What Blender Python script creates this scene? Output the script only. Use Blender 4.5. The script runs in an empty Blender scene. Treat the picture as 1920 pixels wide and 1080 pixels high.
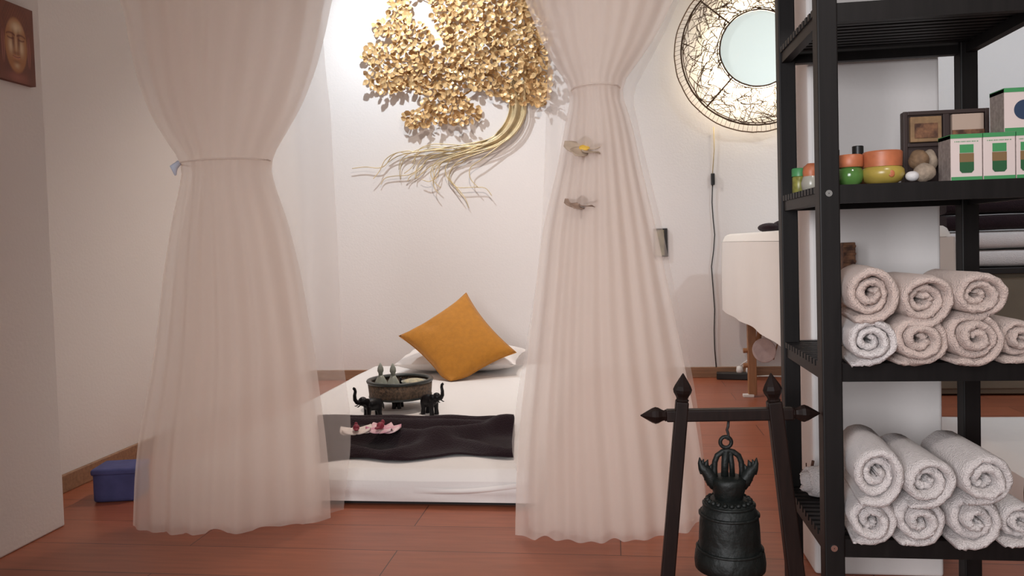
import bpy, bmesh, math, random
from mathutils import Vector, Matrix, noise
PI = math.pi
sc = bpy.context.scene
C = sc.collection
# ------------------------------------------------------------------ camera, world, lights, exposure
FPX, CAM_H = 1450.0, 0.85
YAW, PITCH, ROLL, SHIFT = 7.5, 2.0, -1.7, -29.0
cam_d = bpy.data.cameras.new('camera')
cam = bpy.data.objects.new('camera', cam_d); C.objects.link(cam); sc.camera = cam
cam_d.sensor_width = 36.0; cam_d.lens = 36.0 * FPX / 1920.0
cam_d.shift_y = SHIFT / 1920.0; cam_d.clip_start = 0.02
CAM_R = (Matrix.Rotation(math.radians(YAW), 3, 'Z') @ Matrix.Rotation(math.radians(90 - PITCH), 3, 'X')
         @ Matrix.Rotation(math.radians(ROLL), 3, 'Z'))
cam.matrix_world = Matrix.Translation((0, 0, CAM_H)) @ CAM_R.to_4x4()
sc.view_settings.view_transform = 'Standard'; sc.view_settings.look = 'None'
sc.view_settings.gamma = 1.0; sc.view_settings.use_curve_mapping = False
sc.view_settings.exposure = 1.0

world = bpy.data.worlds.new('world'); sc.world = world; world.use_nodes = True
bgn = world.node_tree.nodes['Background']
bgn.inputs[0].default_value = (1.0, 0.90, 0.84, 1); bgn.inputs[1].default_value = 0.11

def light(name, kind, loc, power, color, size=0.05, target=None, spot=60, blend=0.6):
    d = bpy.data.lights.new(name, kind); d.energy = power; d.color = color
    if kind == 'AREA': d.size = size
    else: d.shadow_soft_size = size
    if kind == 'SPOT': d.spot_size = math.radians(spot); d.spot_blend = blend
    o = bpy.data.objects.new(name, d); C.objects.link(o); o.location = loc
    if target is not None:
        o.rotation_euler = (Vector(target) - Vector(loc)).to_track_quat('-Z', 'Y').to_euler()
    return o
CEIL = 2.8
LIGHT_BED = (-1.30, 4.05, CEIL - 0.09)
LIGHT_MID = (-0.55, 3.30, CEIL - 0.09)
LIGHT_RIGHT = (2.2, 3.3, CEIL - 0.09)
LIGHT_FRONT = (0.80, -0.05, CEIL - 0.09)
light('spot_bed', 'SPOT', LIGHT_BED, 40, (0.86, 0.94, 1.0), 0.02, (-0.95, 4.87, 1.75), 150, 0.9)
light('spot_mid', 'SPOT', LIGHT_MID, 50, (1.0, 0.86, 0.76), 0.05, (-0.75, 3.9, 0.1), 110, 0.9)
light('lamp_right', 'SPOT', LIGHT_RIGHT, 35, (0.78, 0.9, 1.0), 0.06, (2.2, 4.2, 1.2), 130, 0.9)
light('spot_front', 'SPOT', LIGHT_FRONT, 42, (1.0, 0.94, 0.90), 0.10, (0.55, 2.1, 0.75), 74, 0.7)

fill_area = light('fill_behind_viewer', 'AREA', (-0.9, -1.4, 1.25), 7.5, (0.97, 0.97, 1.0), 1.2, (0.35, 2.1, 0.8))   # unseen fill light added behind the viewer; no doorway is built
fill_area.data.spread = math.radians(72)
# ------------------------------------------------------------------ placing helpers
def ray(px, py): return CAM_R @ Vector(((px - 960) / FPX, (540 - py + SHIFT) / FPX, -1))
EYE = Vector((0, 0, CAM_H))
def ony(px, py, Y): d = ray(px, py); return EYE + d * (Y / d.y)
def onz(px, py, z): d = ray(px, py); return EYE + d * ((z - CAM_H) / d.z)
def onx(px, py, X): d = ray(px, py); return EYE + d * (X / d.x)
def lerp(a, b, t): return a + (b - a) * t
def table(rows, t):
    """smooth interpolation in rows of (key, a, b, ...)"""
    if t <= rows[0][0]: return rows[0][1:]
    for r0, r1 in zip(rows, rows[1:]):
        if t <= r1[0]:
            s = (t - r0[0]) / (r1[0] - r0[0])
            return tuple(lerp(x, y, s) for x, y in zip(r0[1:], r1[1:]))
    return rows[-1][1:]

# ------------------------------------------------------------------ materials
def mat(name, col, rough=0.6, metal=0.0, var=0.0, vscale=8.0, bump=0.0, bscale=60.0, sheen=0.0, emit=0.0, ecol=None,
        trans=0.0, col2=None, spec=None, stretch=None):
    m = bpy.data.materials.new(name); m.use_nodes = True
    nt = m.node_tree; p = nt.nodes['Principled BSDF']
    p.inputs['Base Color'].default_value = (*col, 1)
    p.inputs['Roughness'].default_value = rough; p.inputs['Metallic'].default_value = metal
    if sheen: p.inputs['Sheen Weight'].default_value = sheen
    if trans: p.inputs['Transmission Weight'].default_value = trans
    if spec is not None: p.inputs['Specular IOR Level'].default_value = spec
    if emit:
        p.inputs['Emission Color'].default_value = (*(ecol or col), 1); p.inputs['Emission Strength'].default_value = emit
    tc = nt.nodes.new('ShaderNodeTexCoord')
    src = tc.outputs['Object']
    if stretch:
        mp = nt.nodes.new('ShaderNodeMapping'); mp.inputs['Scale'].default_value = stretch
        nt.links.new(src, mp.inputs['Vector']); src = mp.outputs[0]
    if var or col2:
        n = nt.nodes.new('ShaderNodeTexNoise'); n.inputs['Scale'].default_value = vscale; n.inputs['Detail'].default_value = 5
        nt.links.new(src, n.inputs['Vector'])
        r = nt.nodes.new('ShaderNodeValToRGB')
        c2 = col2 or tuple(c * (1 - var) for c in col)
        r.color_ramp.elements[0].color = (*c2, 1); r.color_ramp.elements[1].color = (*col, 1)
        r.color_ramp.elements[0].position = 0.35; r.color_ramp.elements[1].position = 0.65
        nt.links.new(n.outputs['Fac'], r.inputs[0]); nt.links.new(r.outputs[0], p.inputs['Base Color'])
    if bump:
        n2 = nt.nodes.new('ShaderNodeTexNoise'); n2.inputs['Scale'].default_value = bscale; n2.inputs['Detail'].default_value = 4
        nt.links.new(src, n2.inputs['Vector'])
        b = nt.nodes.new('ShaderNodeBump'); b.inputs['Strength'].default_value = bump; b.inputs['Distance'].default_value = 0.01
        nt.links.new(n2.outputs['Fac'], b.inputs['Height']); nt.links.new(b.outputs[0], p.inputs['Normal'])
    return m

def sheer(name, col, alpha):
    m = bpy.data.materials.new(name); m.use_nodes = True
    nt = m.node_tree; nt.nodes.clear()
    out = nt.nodes.new('ShaderNodeOutputMaterial'); mx = nt.nodes.new('ShaderNodeMixShader'); m2 = nt.nodes.new('ShaderNodeMixShader')
    tr = nt.nodes.new('ShaderNodeBsdfTransparent'); df = nt.nodes.new('ShaderNodeBsdfDiffuse'); tl = nt.nodes.new('ShaderNodeBsdfTranslucent')
    df.inputs[0].default_value = (*col, 1); tl.inputs[0].default_value = (*col, 1)
    m2.inputs[0].default_value = 0.55
    nt.links.new(df.outputs[0], m2.inputs[1]); nt.links.new(tl.outputs[0], m2.inputs[2])
    mx.inputs[0].default_value = alpha
    nt.links.new(tr.outputs[0], mx.inputs[1]); nt.links.new(m2.outputs[0], mx.inputs[2])
    nt.links.new(mx.outputs[0], out.inputs[0])
    return m

def floor_material():
    m = mat('floor_laminate', (0.30, 0.095, 0.055), 0.36, spec=0.5)
    nt = m.node_tree; p = nt.nodes['Principled BSDF']
    tc = nt.nodes.new('ShaderNodeTexCoord')
    br = nt.nodes.new('ShaderNodeTexBrick')
    br.inputs['Color1'].default_value = (0.48, 0.150, 0.075, 1); br.inputs['Color2'].default_value = (0.41, 0.122, 0.062, 1)
    br.inputs['Mortar'].default_value = (0.10, 0.03, 0.02, 1); br.inputs['Scale'].default_value = 1.0
    br.inputs['Mortar Size'].default_value = 0.0015; br.inputs['Brick Width'].default_value = 1.25; br.inputs['Row Height'].default_value = 0.19
    nt.links.new(tc.outputs['Object'], br.inputs['Vector'])
    mp = nt.nodes.new('ShaderNodeMapping'); mp.inputs['Scale'].default_value = (2, 22, 1)
    n = nt.nodes.new('ShaderNodeTexNoise'); n.inputs['Scale'].default_value = 2.5; n.inputs['Detail'].default_value = 8
    nt.links.new(tc.outputs['Object'], mp.inputs[0]); nt.links.new(mp.outputs[0], n.inputs['Vector'])
    mx = nt.nodes.new('ShaderNodeMixRGB'); mx.blend_type = 'MULTIPLY'; mx.inputs[0].default_value = 0.5
    nt.links.new(br.outputs['Color'], mx.inputs[1]); nt.links.new(n.outputs['Fac'], mx.inputs[2])
    nt.links.new(mx.outputs[0], p.inputs['Base Color'])
    return m

M = {
 'wall': mat('wall_plaster', (0.80, 0.76, 0.74), 0.85, bump=0.08, bscale=90),
 'ceiling': mat('ceiling_paint', (0.72, 0.70, 0.68), 0.9),
 'floor': floor_material(),
 'baseboard': mat('baseboard_wood', (0.36, 0.20, 0.115), 0.5, var=0.3, vscale=6, stretch=(1, 12, 12)),
 'sheer': sheer('sheer_curtain', (0.92, 0.83, 0.77), 0.60),
 'veil': sheer('sheer_veil', (0.92, 0.86, 0.82), 0.30),
 'tie': mat('tie_ribbon', (0.70, 0.76, 0.90), 0.7),
 'white_sheet': mat('white_sheet', (0.82, 0.79, 0.77), 0.9, bump=0.2, bscale=25),
 'dark_base': mat('dark_base', (0.02, 0.015, 0.015), 0.8),
 'dark_towel': mat('dark_towel', (0.018, 0.008, 0.011), 0.95, spec=0.15, sheen=0.10, bump=0.6, bscale=220),
 'cushion': mat('mustard_fabric', (0.50, 0.20, 0.014), 0.8, var=0.12, vscale=40, bump=0.25, bscale=220, sheen=0.15),
 'pillow': mat('pillow_cotton', (0.82, 0.77, 0.74), 0.9, bump=0.15, bscale=30),
 'gold': mat('gold_leaf', (0.86, 0.56, 0.26), 0.36, 0.18, var=0.5, vscale=30),
 'gold_pale': mat('gold_wire', (0.86, 0.70, 0.42), 0.4, 0.3, var=0.35, vscale=12),
 'branch': mat('gold_branch', (0.35, 0.19, 0.07), 0.45, 0.5),
 'rack': mat('black_brown_wood', (0.010, 0.008, 0.0078), 0.5, var=0.35, vscale=5, stretch=(14, 14, 1), spec=0.25),
 'steel': mat('bolt_steel', (0.75, 0.75, 0.75), 0.25, 1.0),
 'towel': mat('terry_pink', (0.74, 0.57, 0.50), 0.95, sheen=0.4, bump=0.9, bscale=330),
 'towel_w': mat('terry_white', (0.86, 0.78, 0.76), 0.95, sheen=0.4, bump=0.9, bscale=330),
 'bell': mat('bronze_patina', (0.007, 0.010, 0.009), 0.55, 0.2, var=0.5, vscale=25, bump=0.3, bscale=60),
 'stand': mat('dark_teak', (0.014, 0.0065, 0.005), 0.5, var=0.4, vscale=10, stretch=(8, 8, 1), spec=0.2),
 'wicker': mat('wicker_wire', (0.085, 0.042, 0.018), 0.6),
 'diffuser': mat('lamp_diffuser', (0.85, 0.92, 0.88), 0.5, emit=0.26, ecol=(0.80, 0.95, 0.91)),
 'bulb': mat('bulb_glow', (1, 0.9, 0.7), 0.4, emit=6.0, ecol=(1.0, 0.86, 0.62)),
 'lens': mat('downlight_lens', (1, 1, 1), 0.4, emit=4.0, ecol=(1.0, 0.95, 0.9)),
 'black_plastic': mat('black_plastic', (0.012, 0.012, 0.012), 0.4),
 'white_plastic': mat('white_plastic', (0.75, 0.73, 0.70), 0.4),
 'cord': mat('cord_black', (0.012, 0.011, 0.010), 0.5),
 'cord_lamplit': mat('cord_lamplit', (0.55, 0.42, 0.20), 0.5),  # upper stretch of the cord, lamp glow put into its colour
 'beech': mat('beech_wood', (0.36, 0.17, 0.075), 0.5, var=0.25, vscale=8, stretch=(8, 8, 1)),
 'elephant': mat('black_lacquer_wood', (0.005, 0.004, 0.005), 0.4, spec=0.25),
 'tray_dark': mat('tray_dark_wood', (0.035, 0.042, 0.040), 0.4, var=0.3, vscale=20),
 'tray_band': mat('tray_carved_band', (0.16, 0.10, 0.06), 0.7, col2=(0.05, 0.035, 0.025), vscale=90, bump=0.8, bscale=110),
 'celadon': mat('celadon_ceramic', (0.33, 0.36, 0.31), 0.35, var=0.2, vscale=50),
 'potpourri': mat('potpourri', (0.62, 0.54, 0.36), 0.8, col2=(0.42, 0.40, 0.30), vscale=60, bump=0.8, bscale=90),
 'petal': mat('orchid_petal', (0.78, 0.60, 0.60), 0.6, col2=(0.62, 0.22, 0.33), vscale=25),
 'petal_w': mat('orchid_petal_pale', (0.80, 0.70, 0.64), 0.6, var=0.15, vscale=25),
 'lip': mat('orchid_lip', (0.22, 0.015, 0.035), 0.5),
 'frangi': mat('frangipani_petal', (0.55, 0.42, 0.31), 0.7, var=0.2, vscale=30),
 'frangi_dry': mat('frangipani_faded', (0.40, 0.27, 0.20), 0.8, var=0.3, vscale=30),
 'yellow': mat('flower_yellow', (0.78, 0.48, 0.07), 0.7),
 'green_cap': mat('green_cap', (0.07, 0.28, 0.10), 0.4),
 'olive_balm': mat('olive_balm', (0.28, 0.27, 0.06), 0.35, var=0.4, vscale=80),
 'orange_lid': mat('orange_lid', (0.52, 0.16, 0.07), 0.45, var=0.25, vscale=40),
 'green_glaze': mat('green_glaze', (0.09, 0.21, 0.05), 0.15, var=0.3, vscale=20),
 'yellow_glaze': mat('yellow_glaze', (0.45, 0.33, 0.07), 0.3, var=0.25, vscale=20),
 'clear_jar': mat('grey_jar', (0.36, 0.34, 0.29), 0.25),
 'amber': mat('amber_glass', (0.09, 0.035, 0.012), 0.12),
 'kraft': mat('kraft_soap', (0.27, 0.16, 0.08), 0.8, var=0.3, vscale=60),
 'kraft_pale': mat('kraft_pale', (0.42, 0.31, 0.25), 0.8),
 'dark_box': mat('dark_box_wood', (0.030, 0.016, 0.014), 0.5),
 'stone': mat('pale_stone', (0.36, 0.28, 0.21), 0.8, var=0.35, vscale=60, bump=0.4, bscale=60),
 'stone_b': mat('brown_stone', (0.22, 0.13, 0.07), 0.8, var=0.4, vscale=60, bump=0.4, bscale=60),
 'stone_w': mat('white_stone', (0.62, 0.60, 0.60), 0.6, bump=0.3, bscale=40),
 'card': mat('carton_white', (0.66, 0.55, 0.52), 0.6),
 'card_green': mat('carton_green', (0.05, 0.26, 0.09), 0.6),
 'card_side': mat('carton_side', (0.40, 0.33, 0.30), 0.6, var=0.3, vscale=120),
 'card_amber': mat('carton_jar_print', (0.20, 0.12, 0.05), 0.6),
 'card_dkgreen': mat('carton_dark_green', (0.015, 0.09, 0.03), 0.6),
 'card_blue': mat('carton_blue', (0.02, 0.04, 0.09), 0.6),
 'rust': mat('rusty_wood', (0.22, 0.10, 0.05), 0.8, col2=(0.05, 0.02, 0.012), vscale=60),
 'blue': mat('blue_fabric', (0.09, 0.10, 0.27), 0.9, var=0.2, vscale=20),
 'olive_panel': mat('olive_cabinet', (0.17, 0.14, 0.10), 0.6, var=0.15, vscale=6),
 'plate': mat('pale_plate', (0.50, 0.38, 0.35), 0.6, var=0.15, vscale=30),
 'table_cloth': mat('table_cloth', (0.84, 0.80, 0.76), 0.9, bump=0.15, bscale=15),
 'frame_black': mat('frame_black', (0.012, 0.010, 0.010), 0.5),
 'frame_art': mat('frame_mat', (0.30, 0.26, 0.16), 0.7, var=0.5, vscale=40),
 'incense': mat('incense_stick', (0.09, 0.035, 0.02), 0.8),
 'canvas_edge': mat('canvas_edge', (0.16, 0.05, 0.03), 0.8),
}

# ------------------------------------------------------------------ mesh helpers
class MB:
    def __init__(s): s.v = []; s.f = []
    def add(s, vs, fs):
        b = len(s.v); s.v += [Vector(p) for p in vs]; s.f += [tuple(i + b for i in f) for f in fs]; return s
    def box(s, x0, x1, y0, y1, z0, z1):
        return s.add([(x0,y0,z0),(x1,y0,z0),(x1,y1,z0),(x0,y1,z0),(x0,y0,z1),(x1,y0,z1),(x1,y1,z1),(x0,y1,z1)],
                     [(0,3,2,1),(4,5,6,7),(0,1,5,4),(1,2,6,5),(2,3,7,6),(3,0,4,7)])
    def lathe(s, prof, n=24, c=(0,0,0), caps=True):
        c = Vector(c); vs = []; fs = []
        for r, z in prof:
            for k in range(n):
                a = 2*PI*k/n; vs.append(c + Vector((r*math.cos(a), r*math.sin(a), z)))
        for i in range(len(prof)-1):
            for k in range(n):
                k2 = (k+1) % n; fs.append((i*n+k, i*n+k2, (i+1)*n+k2, (i+1)*n+k))
        if caps:
            fs.append(tuple(range(n))[::-1]); fs.append(tuple((len(prof)-1)*n+k for k in range(n)))
        return s.add(vs, fs)
    def tube(s, pts, rad, n=6, closed=False):
        pts = [Vector(p) for p in pts]; m = len(pts)
        rad = rad if isinstance(rad, (list, tuple)) else [rad]*m
        vs = []; fs = []
        for i, p in enumerate(pts):
            t = (pts[(i+1) % m] - pts[i-1]) if closed else (pts[min(i+1,m-1)] - pts[max(i-1,0)])
            t.normalize()
            up = Vector((0,1,0)) if abs(t.y) < 0.9 else Vector((1,0,0))
            a = t.cross(up).normalized(); b = t.cross(a)
            for k in range(n):
                th = 2*PI*k/n; vs.append(p + (a*math.cos(th) + b*math.sin(th))*rad[i])
        for i in range(m if closed else m-1):
            j = (i+1) % m
            for k in range(n):
                k2 = (k+1) % n; fs.append((i*n+k, i*n+k2, j*n+k2, j*n+k))
        if not closed:
            fs.append(tuple(range(n))[::-1]); fs.append(tuple((m-1)*n+k for k in range(n)))
        return s.add(vs, fs)
    def ell(s, c, r, n=14, m=9, rot=None):
        c = Vector(c); vs = []; fs = []
        for i in range(m+1):
            ph = PI*i/m
            for k in range(n):
                th = 2*PI*k/n
                p = Vector((r[0]*math.sin(ph)*math.cos(th), r[1]*math.sin(ph)*math.sin(th), r[2]*math.cos(ph)))
                if rot is not None: p = rot @ p
                vs.append(c + p)
        for i in range(m):
            for k in range(n):
                k2 = (k+1) % n; fs.append((i*n+k, (i+1)*n+k, (i+1)*n+k2, i*n+k2))
        return s.add(vs, fs)
    def grid(s, fn, nu, nv):
        vs = [fn(i/nu, j/nv) for j in range(nv+1) for i in range(nu+1)]
        fs = [(j*(nu+1)+i, j*(nu+1)+i+1, (j+1)*(nu+1)+i+1, (j+1)*(nu+1)+i) for j in range(nv) for i in range(nu)]
        return s.add(vs, fs)
    def mesh(s, name, m, smooth=False, weld=False):
        me = bpy.data.meshes.new(name); me.from_pydata([tuple(p) for p in s.v], [], s.f)
        if weld:
            bm = bmesh.new(); bm.from_mesh(me); bmesh.ops.remove_doubles(bm, verts=bm.verts, dist=1e-5)
            bmesh.ops.recalc_face_normals(bm, faces=bm.faces); bm.to_mesh(me); bm.free()
        if m is not None: me.materials.append(M[m] if isinstance(m, str) else m)
        if smooth:
            me.polygons.foreach_set('use_smooth', [True]*len(me.polygons))
        me.update(); return me
    def build(s, name, m, parent=None, smooth=False, bevel=0.0, weld=False, solid=0.0, subd=0):
        o = bpy.data.objects.new(name, s.mesh(name, m, smooth, weld)); C.objects.link(o)
        if parent is not None: o.parent = parent
        if solid:
            md = o.modifiers.new('solid', 'SOLIDIFY'); md.thickness = solid; md.offset = 0
        if bevel:
            md = o.modifiers.new('bevel', 'BEVEL'); md.width = bevel; md.segments = 3; md.limit_method = 'ANGLE'
        if subd:
            md = o.modifiers.new('subd', 'SUBSURF'); md.levels = subd; md.render_levels = subd
        return o
def smooth_angle(o, deg=35):
    me = o.data
    me.polygons.foreach_set('use_smooth', [True]*len(me.polygons))
    try: me.set_sharp_from_angle(angle=math.radians(deg))
    except Exception: pass
    return o
def tag(o, label, cat, group=None, kind=None):
    o['label'] = label; o['category'] = cat
    if group: o['group'] = group
    if kind: o['kind'] = kind
    return o
def thing(name, label, cat, loc=(0,0,0), rz=0.0, group=None):
    o = bpy.data.objects.new(name, None); C.objects.link(o); o.location = loc; o.rotation_euler = (0,0,rz)
    o.empty_display_size = 0.05
    return tag(o, label, cat, group)
def struct(o): o['kind'] = 'structure'; return o
def copy_obj(o, parent=None, loc=None):
    c = o.copy(); C.objects.link(c); c.parent = parent
    if loc is not None: c.location = loc
    return c

# ------------------------------------------------------------------ the room
WY = 4.87            # back wall
LX, LY = -1.755, 2.23    # poster wall and where it ends
SX = -2.01           # recessed side wall
RX = 3.2
struct(MB().box(SX-0.1, RX, -1.5, WY+0.1, -0.1, 0).build('floor', 'floor'))
struct(MB().box(SX-0.1, RX, -1.5, WY+0.1, CEIL, CEIL+0.1).build('ceiling', 'ceiling'))
struct(MB().box(SX-0.1, RX, WY, WY+0.1, 0, CEIL).build('wall_back', 'wall'))
struct(MB().box(LX-0.35, LX, -1.5, LY, 0, CEIL).build('wall_left', 'wall', bevel=0.006))
struct(MB().box(SX-0.1, SX, LY, WY, 0, CEIL).build('wall_side', 'wall'))
struct(MB().box(RX, RX+0.1, -1.5, WY, 0, CEIL).build('wall_right', 'wall'))
struct(MB().box(SX+0.015, RX, WY-0.015, WY, 0, 0.066).build('baseboard_back', 'baseboard', bevel=0.004))
struct(MB().box(SX, SX+0.015, LY, WY, 0, 0.066).build('baseboard_side', 'baseboard', bevel=0.004))
COLY = 2.0
cx0, cx1 = ony(1521, 600, COLY).x, ony(1766, 600, COLY).x
struct(MB().box(cx0, cx1, COLY, COLY+0.32, 0, CEIL).build('wall_column', 'wall', bevel=0.008))
for nm, p, lb in (('bed', LIGHT_BED, 'ceiling downlight above the bed nearest the gold tree'), ('mid', LIGHT_MID, 'ceiling downlight over the foot of the bed'),
              ('front', LIGHT_FRONT, 'ceiling downlight in front of the black rack'), ('right', LIGHT_RIGHT, 'ceiling downlight in the space behind the black rack')):
    t = thing('downlight', lb, 'ceiling light', (p[0], p[1], CEIL), group='ceiling downlights')
    MB().lathe([(0.045,-0.06),(0.06,-0.06),(0.06,0),(0.045,0),(0.045,-0.06)], 24, caps=False).build('housing', 'white_plastic', t, smooth=False)
    MB().lathe([(0.001,-0.02),(0.044,-0.02)], 24, caps=False).build('lens', 'lens', t)

# ------------------------------------------------------------------ mattress, sheet towel, cushion, pillow
bx0, bx1, by0, by1, bh = -1.53, -0.255, 2.455, 4.74, 0.115
bed = thing('floor_mattress', 'low white-sheeted floor mattress under the gold tree, between the curtains', 'mattress', ((bx0+bx1)/2, (by0+by1)/2, 0))
hw, hl = (bx1-bx0)/2, (by1-by0)/2
MB().box(-hw+0.02, hw-0.02, -hl+0.025, hl-0.02, 0, 0.02).build('base', 'dark_base', bed)
def rounded_slab(hw, hl, z0, z1, r, amp, seed, nu=64, nv=90):
    mb = MB()
    def top(u, v):
        x = lerp(-hw, hw, u); y = lerp(-hl, hl, v)
        dx = max(0, abs(x) - (hw - r)); dy = max(0, abs(y) - (hl - r)); d = min(1, math.hypot(dx, dy)/r)
        z = z1 - r*(1 - math.sqrt(max(0, 1 - d*d)))
        return Vector((x, y, z + amp*noise.noise(Vector((x*3+seed, y*3, 0)))))
    mb.grid(top, nu, nv)
    def side(u, v):
        p = u*4; k = int(min(3, p)); t = p - k
        cs = [(-hw,-hl),(hw,-hl),(hw,hl),(-hw,hl),(-hw,-hl)]
        x = lerp(cs[k][0], cs[k+1][0], t); y = lerp(cs[k][1], cs[k+1][1], t)
        n = Vector((0,-1,0)) if k == 0 else Vector((1,0,0)) if k == 1 else Vector((0,1,0)) if k == 2 else Vector((-1,0,0))
        zt = z1 - r
        w = amp*2.2*math.sin(PI*v)*(noise.noise(Vector((x*4+seed, y*4, v*2))) + 0.3)
        return Vector((x, y, lerp(z0, zt + amp*noise.noise(Vector((x*3+seed, y*3, 0))), v))) + n*w
    mb.grid(side, 160, 8)
    return mb
rounded_slab(hw, hl, 0.016, bh, 0.03, 0.005, 3.1).build('sheet', 'white_sheet', bed, smooth=True)
def fold(u, v):
    # a crease of loose sheet at the right front corner
    return Vector((lerp(0.22, hw-0.004, u), -hl-0.004-0.010*math.sin(PI*u)*math.sin(PI*v), 0.045+0.028*u+0.020*v - 0.012*math.sin(PI*u)))
MB().grid(fold, 16, 5).build('sheet_fold', 'white_sheet', bed, smooth=True)

tw = MB()
ta, tb = onz(596, 868, bh), onz(596, 792, bh)
tc_, td = onz(965, 858, bh), onz(965, 795, bh)
def towel_throw(u, v):
    a = Vector((lerp(ta.x, tc_.x, u), lerp(ta.y, tc_.y, u), 0)); b = Vector((lerp(tb.x, td.x, u), lerp(tb.y, td.y, u), 0))
    p = a.lerp(b, v)
    f1 = math.exp(-((v - (0.42 + 0.22*math.sin(u*7.5+0.6)*u)) / 0.075)**2)
    f2 = math.exp(-((v - 0.72 - 0.05*math.sin(u*5)) / 0.07)**2)
    f3 = math.exp(-((v - 0.93) / 0.05)**2)
    f4 = math.exp(-((v - 0.12 - 0.10*math.sin(u*9+2)) / 0.08)**2)
    edge = min(1, v/0.05, (1-v)/0.03 + 0.1)
    z = 0.006 + (0.058*f1*(0.55+0.45*math.sin(PI*u)) + 0.040*f2 + 0.030*f3 + 0.028*f4)*edge + 0.004*noise.noise(Vector((u*8, v*8, 1)))
    p.y += 0.03*math.sin(u*11) * (1-v)
    return Vector((p.x, p.y, bh + 0.004 + z))
o = tw.grid(towel_throw, 90, 48).build('bath_towel', 'dark_towel', None, smooth=True, solid=0.006)
tag(o, 'dark plum towel spread in folds across the foot of the bed', 'towel')

# mustard cushion balanced on a corner
def cushion():
    c = [ony(846, 732, 4.12), ony(968, 661, 4.26), ony(874, 549, 4.50), ony(748, 630, 4.30)]
    n = (c[2]-c[0]).cross(c[1]-c[3]).normalized()
    if n.y > 0: n = -n
    N = 36; vs = []; fs = []
    def pt(u, v, sgn):
        # pull the edges in so that the corners stay pointed
        a, b = u*2-1, v*2-1
        k = 0.11
        a2 = a*(1 - k*(1 - b*b)); b2 = b*(1 - k*(1 - a*a))
        uu, vv = (a2+1)/2, (b2+1)/2
        p = c[0].lerp(c[1], uu).lerp(c[3].lerp(c[2], uu), vv)
        h = 0.085*((1-a*a)*(1-b*b))**0.42
        w = 0.006*noise.noise(Vector((a*2.2, b*2.2, 4)))*(1-a*a)*(1-b*b)
        w -= 0.012*math.exp(-((a+0.35)**2+(b-0.75)**2)/0.03) + 0.010*math.exp(-((a+0.8)**2+(b+0.7)**2)/0.02)
        q = p + n*(sgn*h + (w if sgn > 0 else 0))
        lo = bh + 0.006
        if q.z < lo + 0.03: q.z = lo + 0.03*math.exp((q.z - lo - 0.03)/0.03)*0.999 if q.z > lo - 0.2 else lo
        return q
    mb = MB()
    mb.grid(lambda u, v: pt(u, v, 1), N, N); mb.grid(lambda u, v: pt(u, v, -1), N, N)
    base = Vector((c[0].x, c[0].y, bh))
    t = thing('throw_cushion', 'mustard yellow square cushion balanced on one corner at the head of the bed', 'cushion', base)
    for q in mb.v: q -= base
    mb.build('cover', 'cushion', t, smooth=True, weld=True)
    rim = [pt(i/N, 0, 0) for i in range(N)] + [pt(1, i/N, 0) for i in range(N)] + [pt(1-i/N, 1, 0) for i in range(N)] + [pt(0, 1-i/N, 0) for i in range(N)]
    MB().tube([r - base for r in rim], 0.003, 5, True).build('piping', 'cushion', t, smooth=True)
cushion()

def pillow():
    mb = MB(); w, l, h = 0.36, 0.20, 0.075
    def pt(u, v, s):
        a, b = u*2-1, v*2-1
        x = a*w*(1-0.06*(1-b*b)); y = b*l*(1-0.06*(1-a*a))
        return Vector((x, y, h*(1 + (s*((1-a*a)*(1-b*b))**0.38)) + 0.006*noise.noise(Vector((a*3, b*3, s)))))
    mb.grid(lambda u, v: pt(u, v, 1), 30, 20); mb.grid(lambda u, v: pt(u, v, -0.94), 30, 20)
    o = mb.build('bed_pillow', 'pillow', None, smooth=True, weld=True)
    q = onz(872, 690, bh); o.location = (q.x, 4.53, bh+0.002)
    o.rotation_euler = (math.radians(4), 0, math.radians(-3))
    tag(o, 'white bed pillow lying behind the mustard cushion', 'pillow')
pillow()

# ------------------------------------------------------------------ elephant tray and what lies on it
def elephant_mesh():
    mb = MB()
    def R(ax, d): return Matrix.Rotation(math.radians(d), 3, ax)
    mb.ell((0, 0, 0.062), (0.044, 0.026, 0.027))                       # trunk of the body, head towards +x
    mb.ell((-0.020, 0, 0.058), (0.027, 0.025, 0.027))
    mb.ell((0.045, 0, 0.080), (0.021, 0.017, 0.020), rot=R('Y', -25))  # head
    for sx in (-0.026, 0.024):
        for sy in (-0.014, 0.014):
            mb.tube([(sx, sy, 0.058), (sx+0.002, sy, 0.026), (sx+(0.004 if sx > 0 else -0.002), sy, 0.0)], [0.0125, 0.0095, 0.011], 10)
    tr = [(0.058,0,0.078),(0.072,0,0.080),(0.080,0,0.092),(0.081,0,0.110),(0.077,0,0.126),(0.080,0,0.138),(0.087,0,0.142)]
    mb.tube(tr, [0.0105,0.0095,0.0085,0.0075,0.0068,0.0062,0.006], 10)
    for sy in (-1, 1):
        mb.ell((0.033, 0.019*sy, 0.078), (0.013, 0.0045, 0.018), rot=R('Z', -18*sy))
        mb.tube([(0.058,0.009*sy,0.070),(0.072,0.012*sy,0.062),(0.080,0.012*sy,0.064)], [0.0035,0.003,0.0018], 6)
    mb.tube([(-0.043,0,0.068),(-0.050,0,0.055),(-0.050,0,0.036)], [0.004,0.003,0.0035], 6)
    return mb.mesh('elephant', 'elephant', True)
ele_me = elephant_mesh()
tp = onz(752, 766, bh)
tray = thing('offering_tray', 'round dark carved tray carried by three black elephants, on the bed', 'tray', (tp.x, tp.y, bh))
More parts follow.
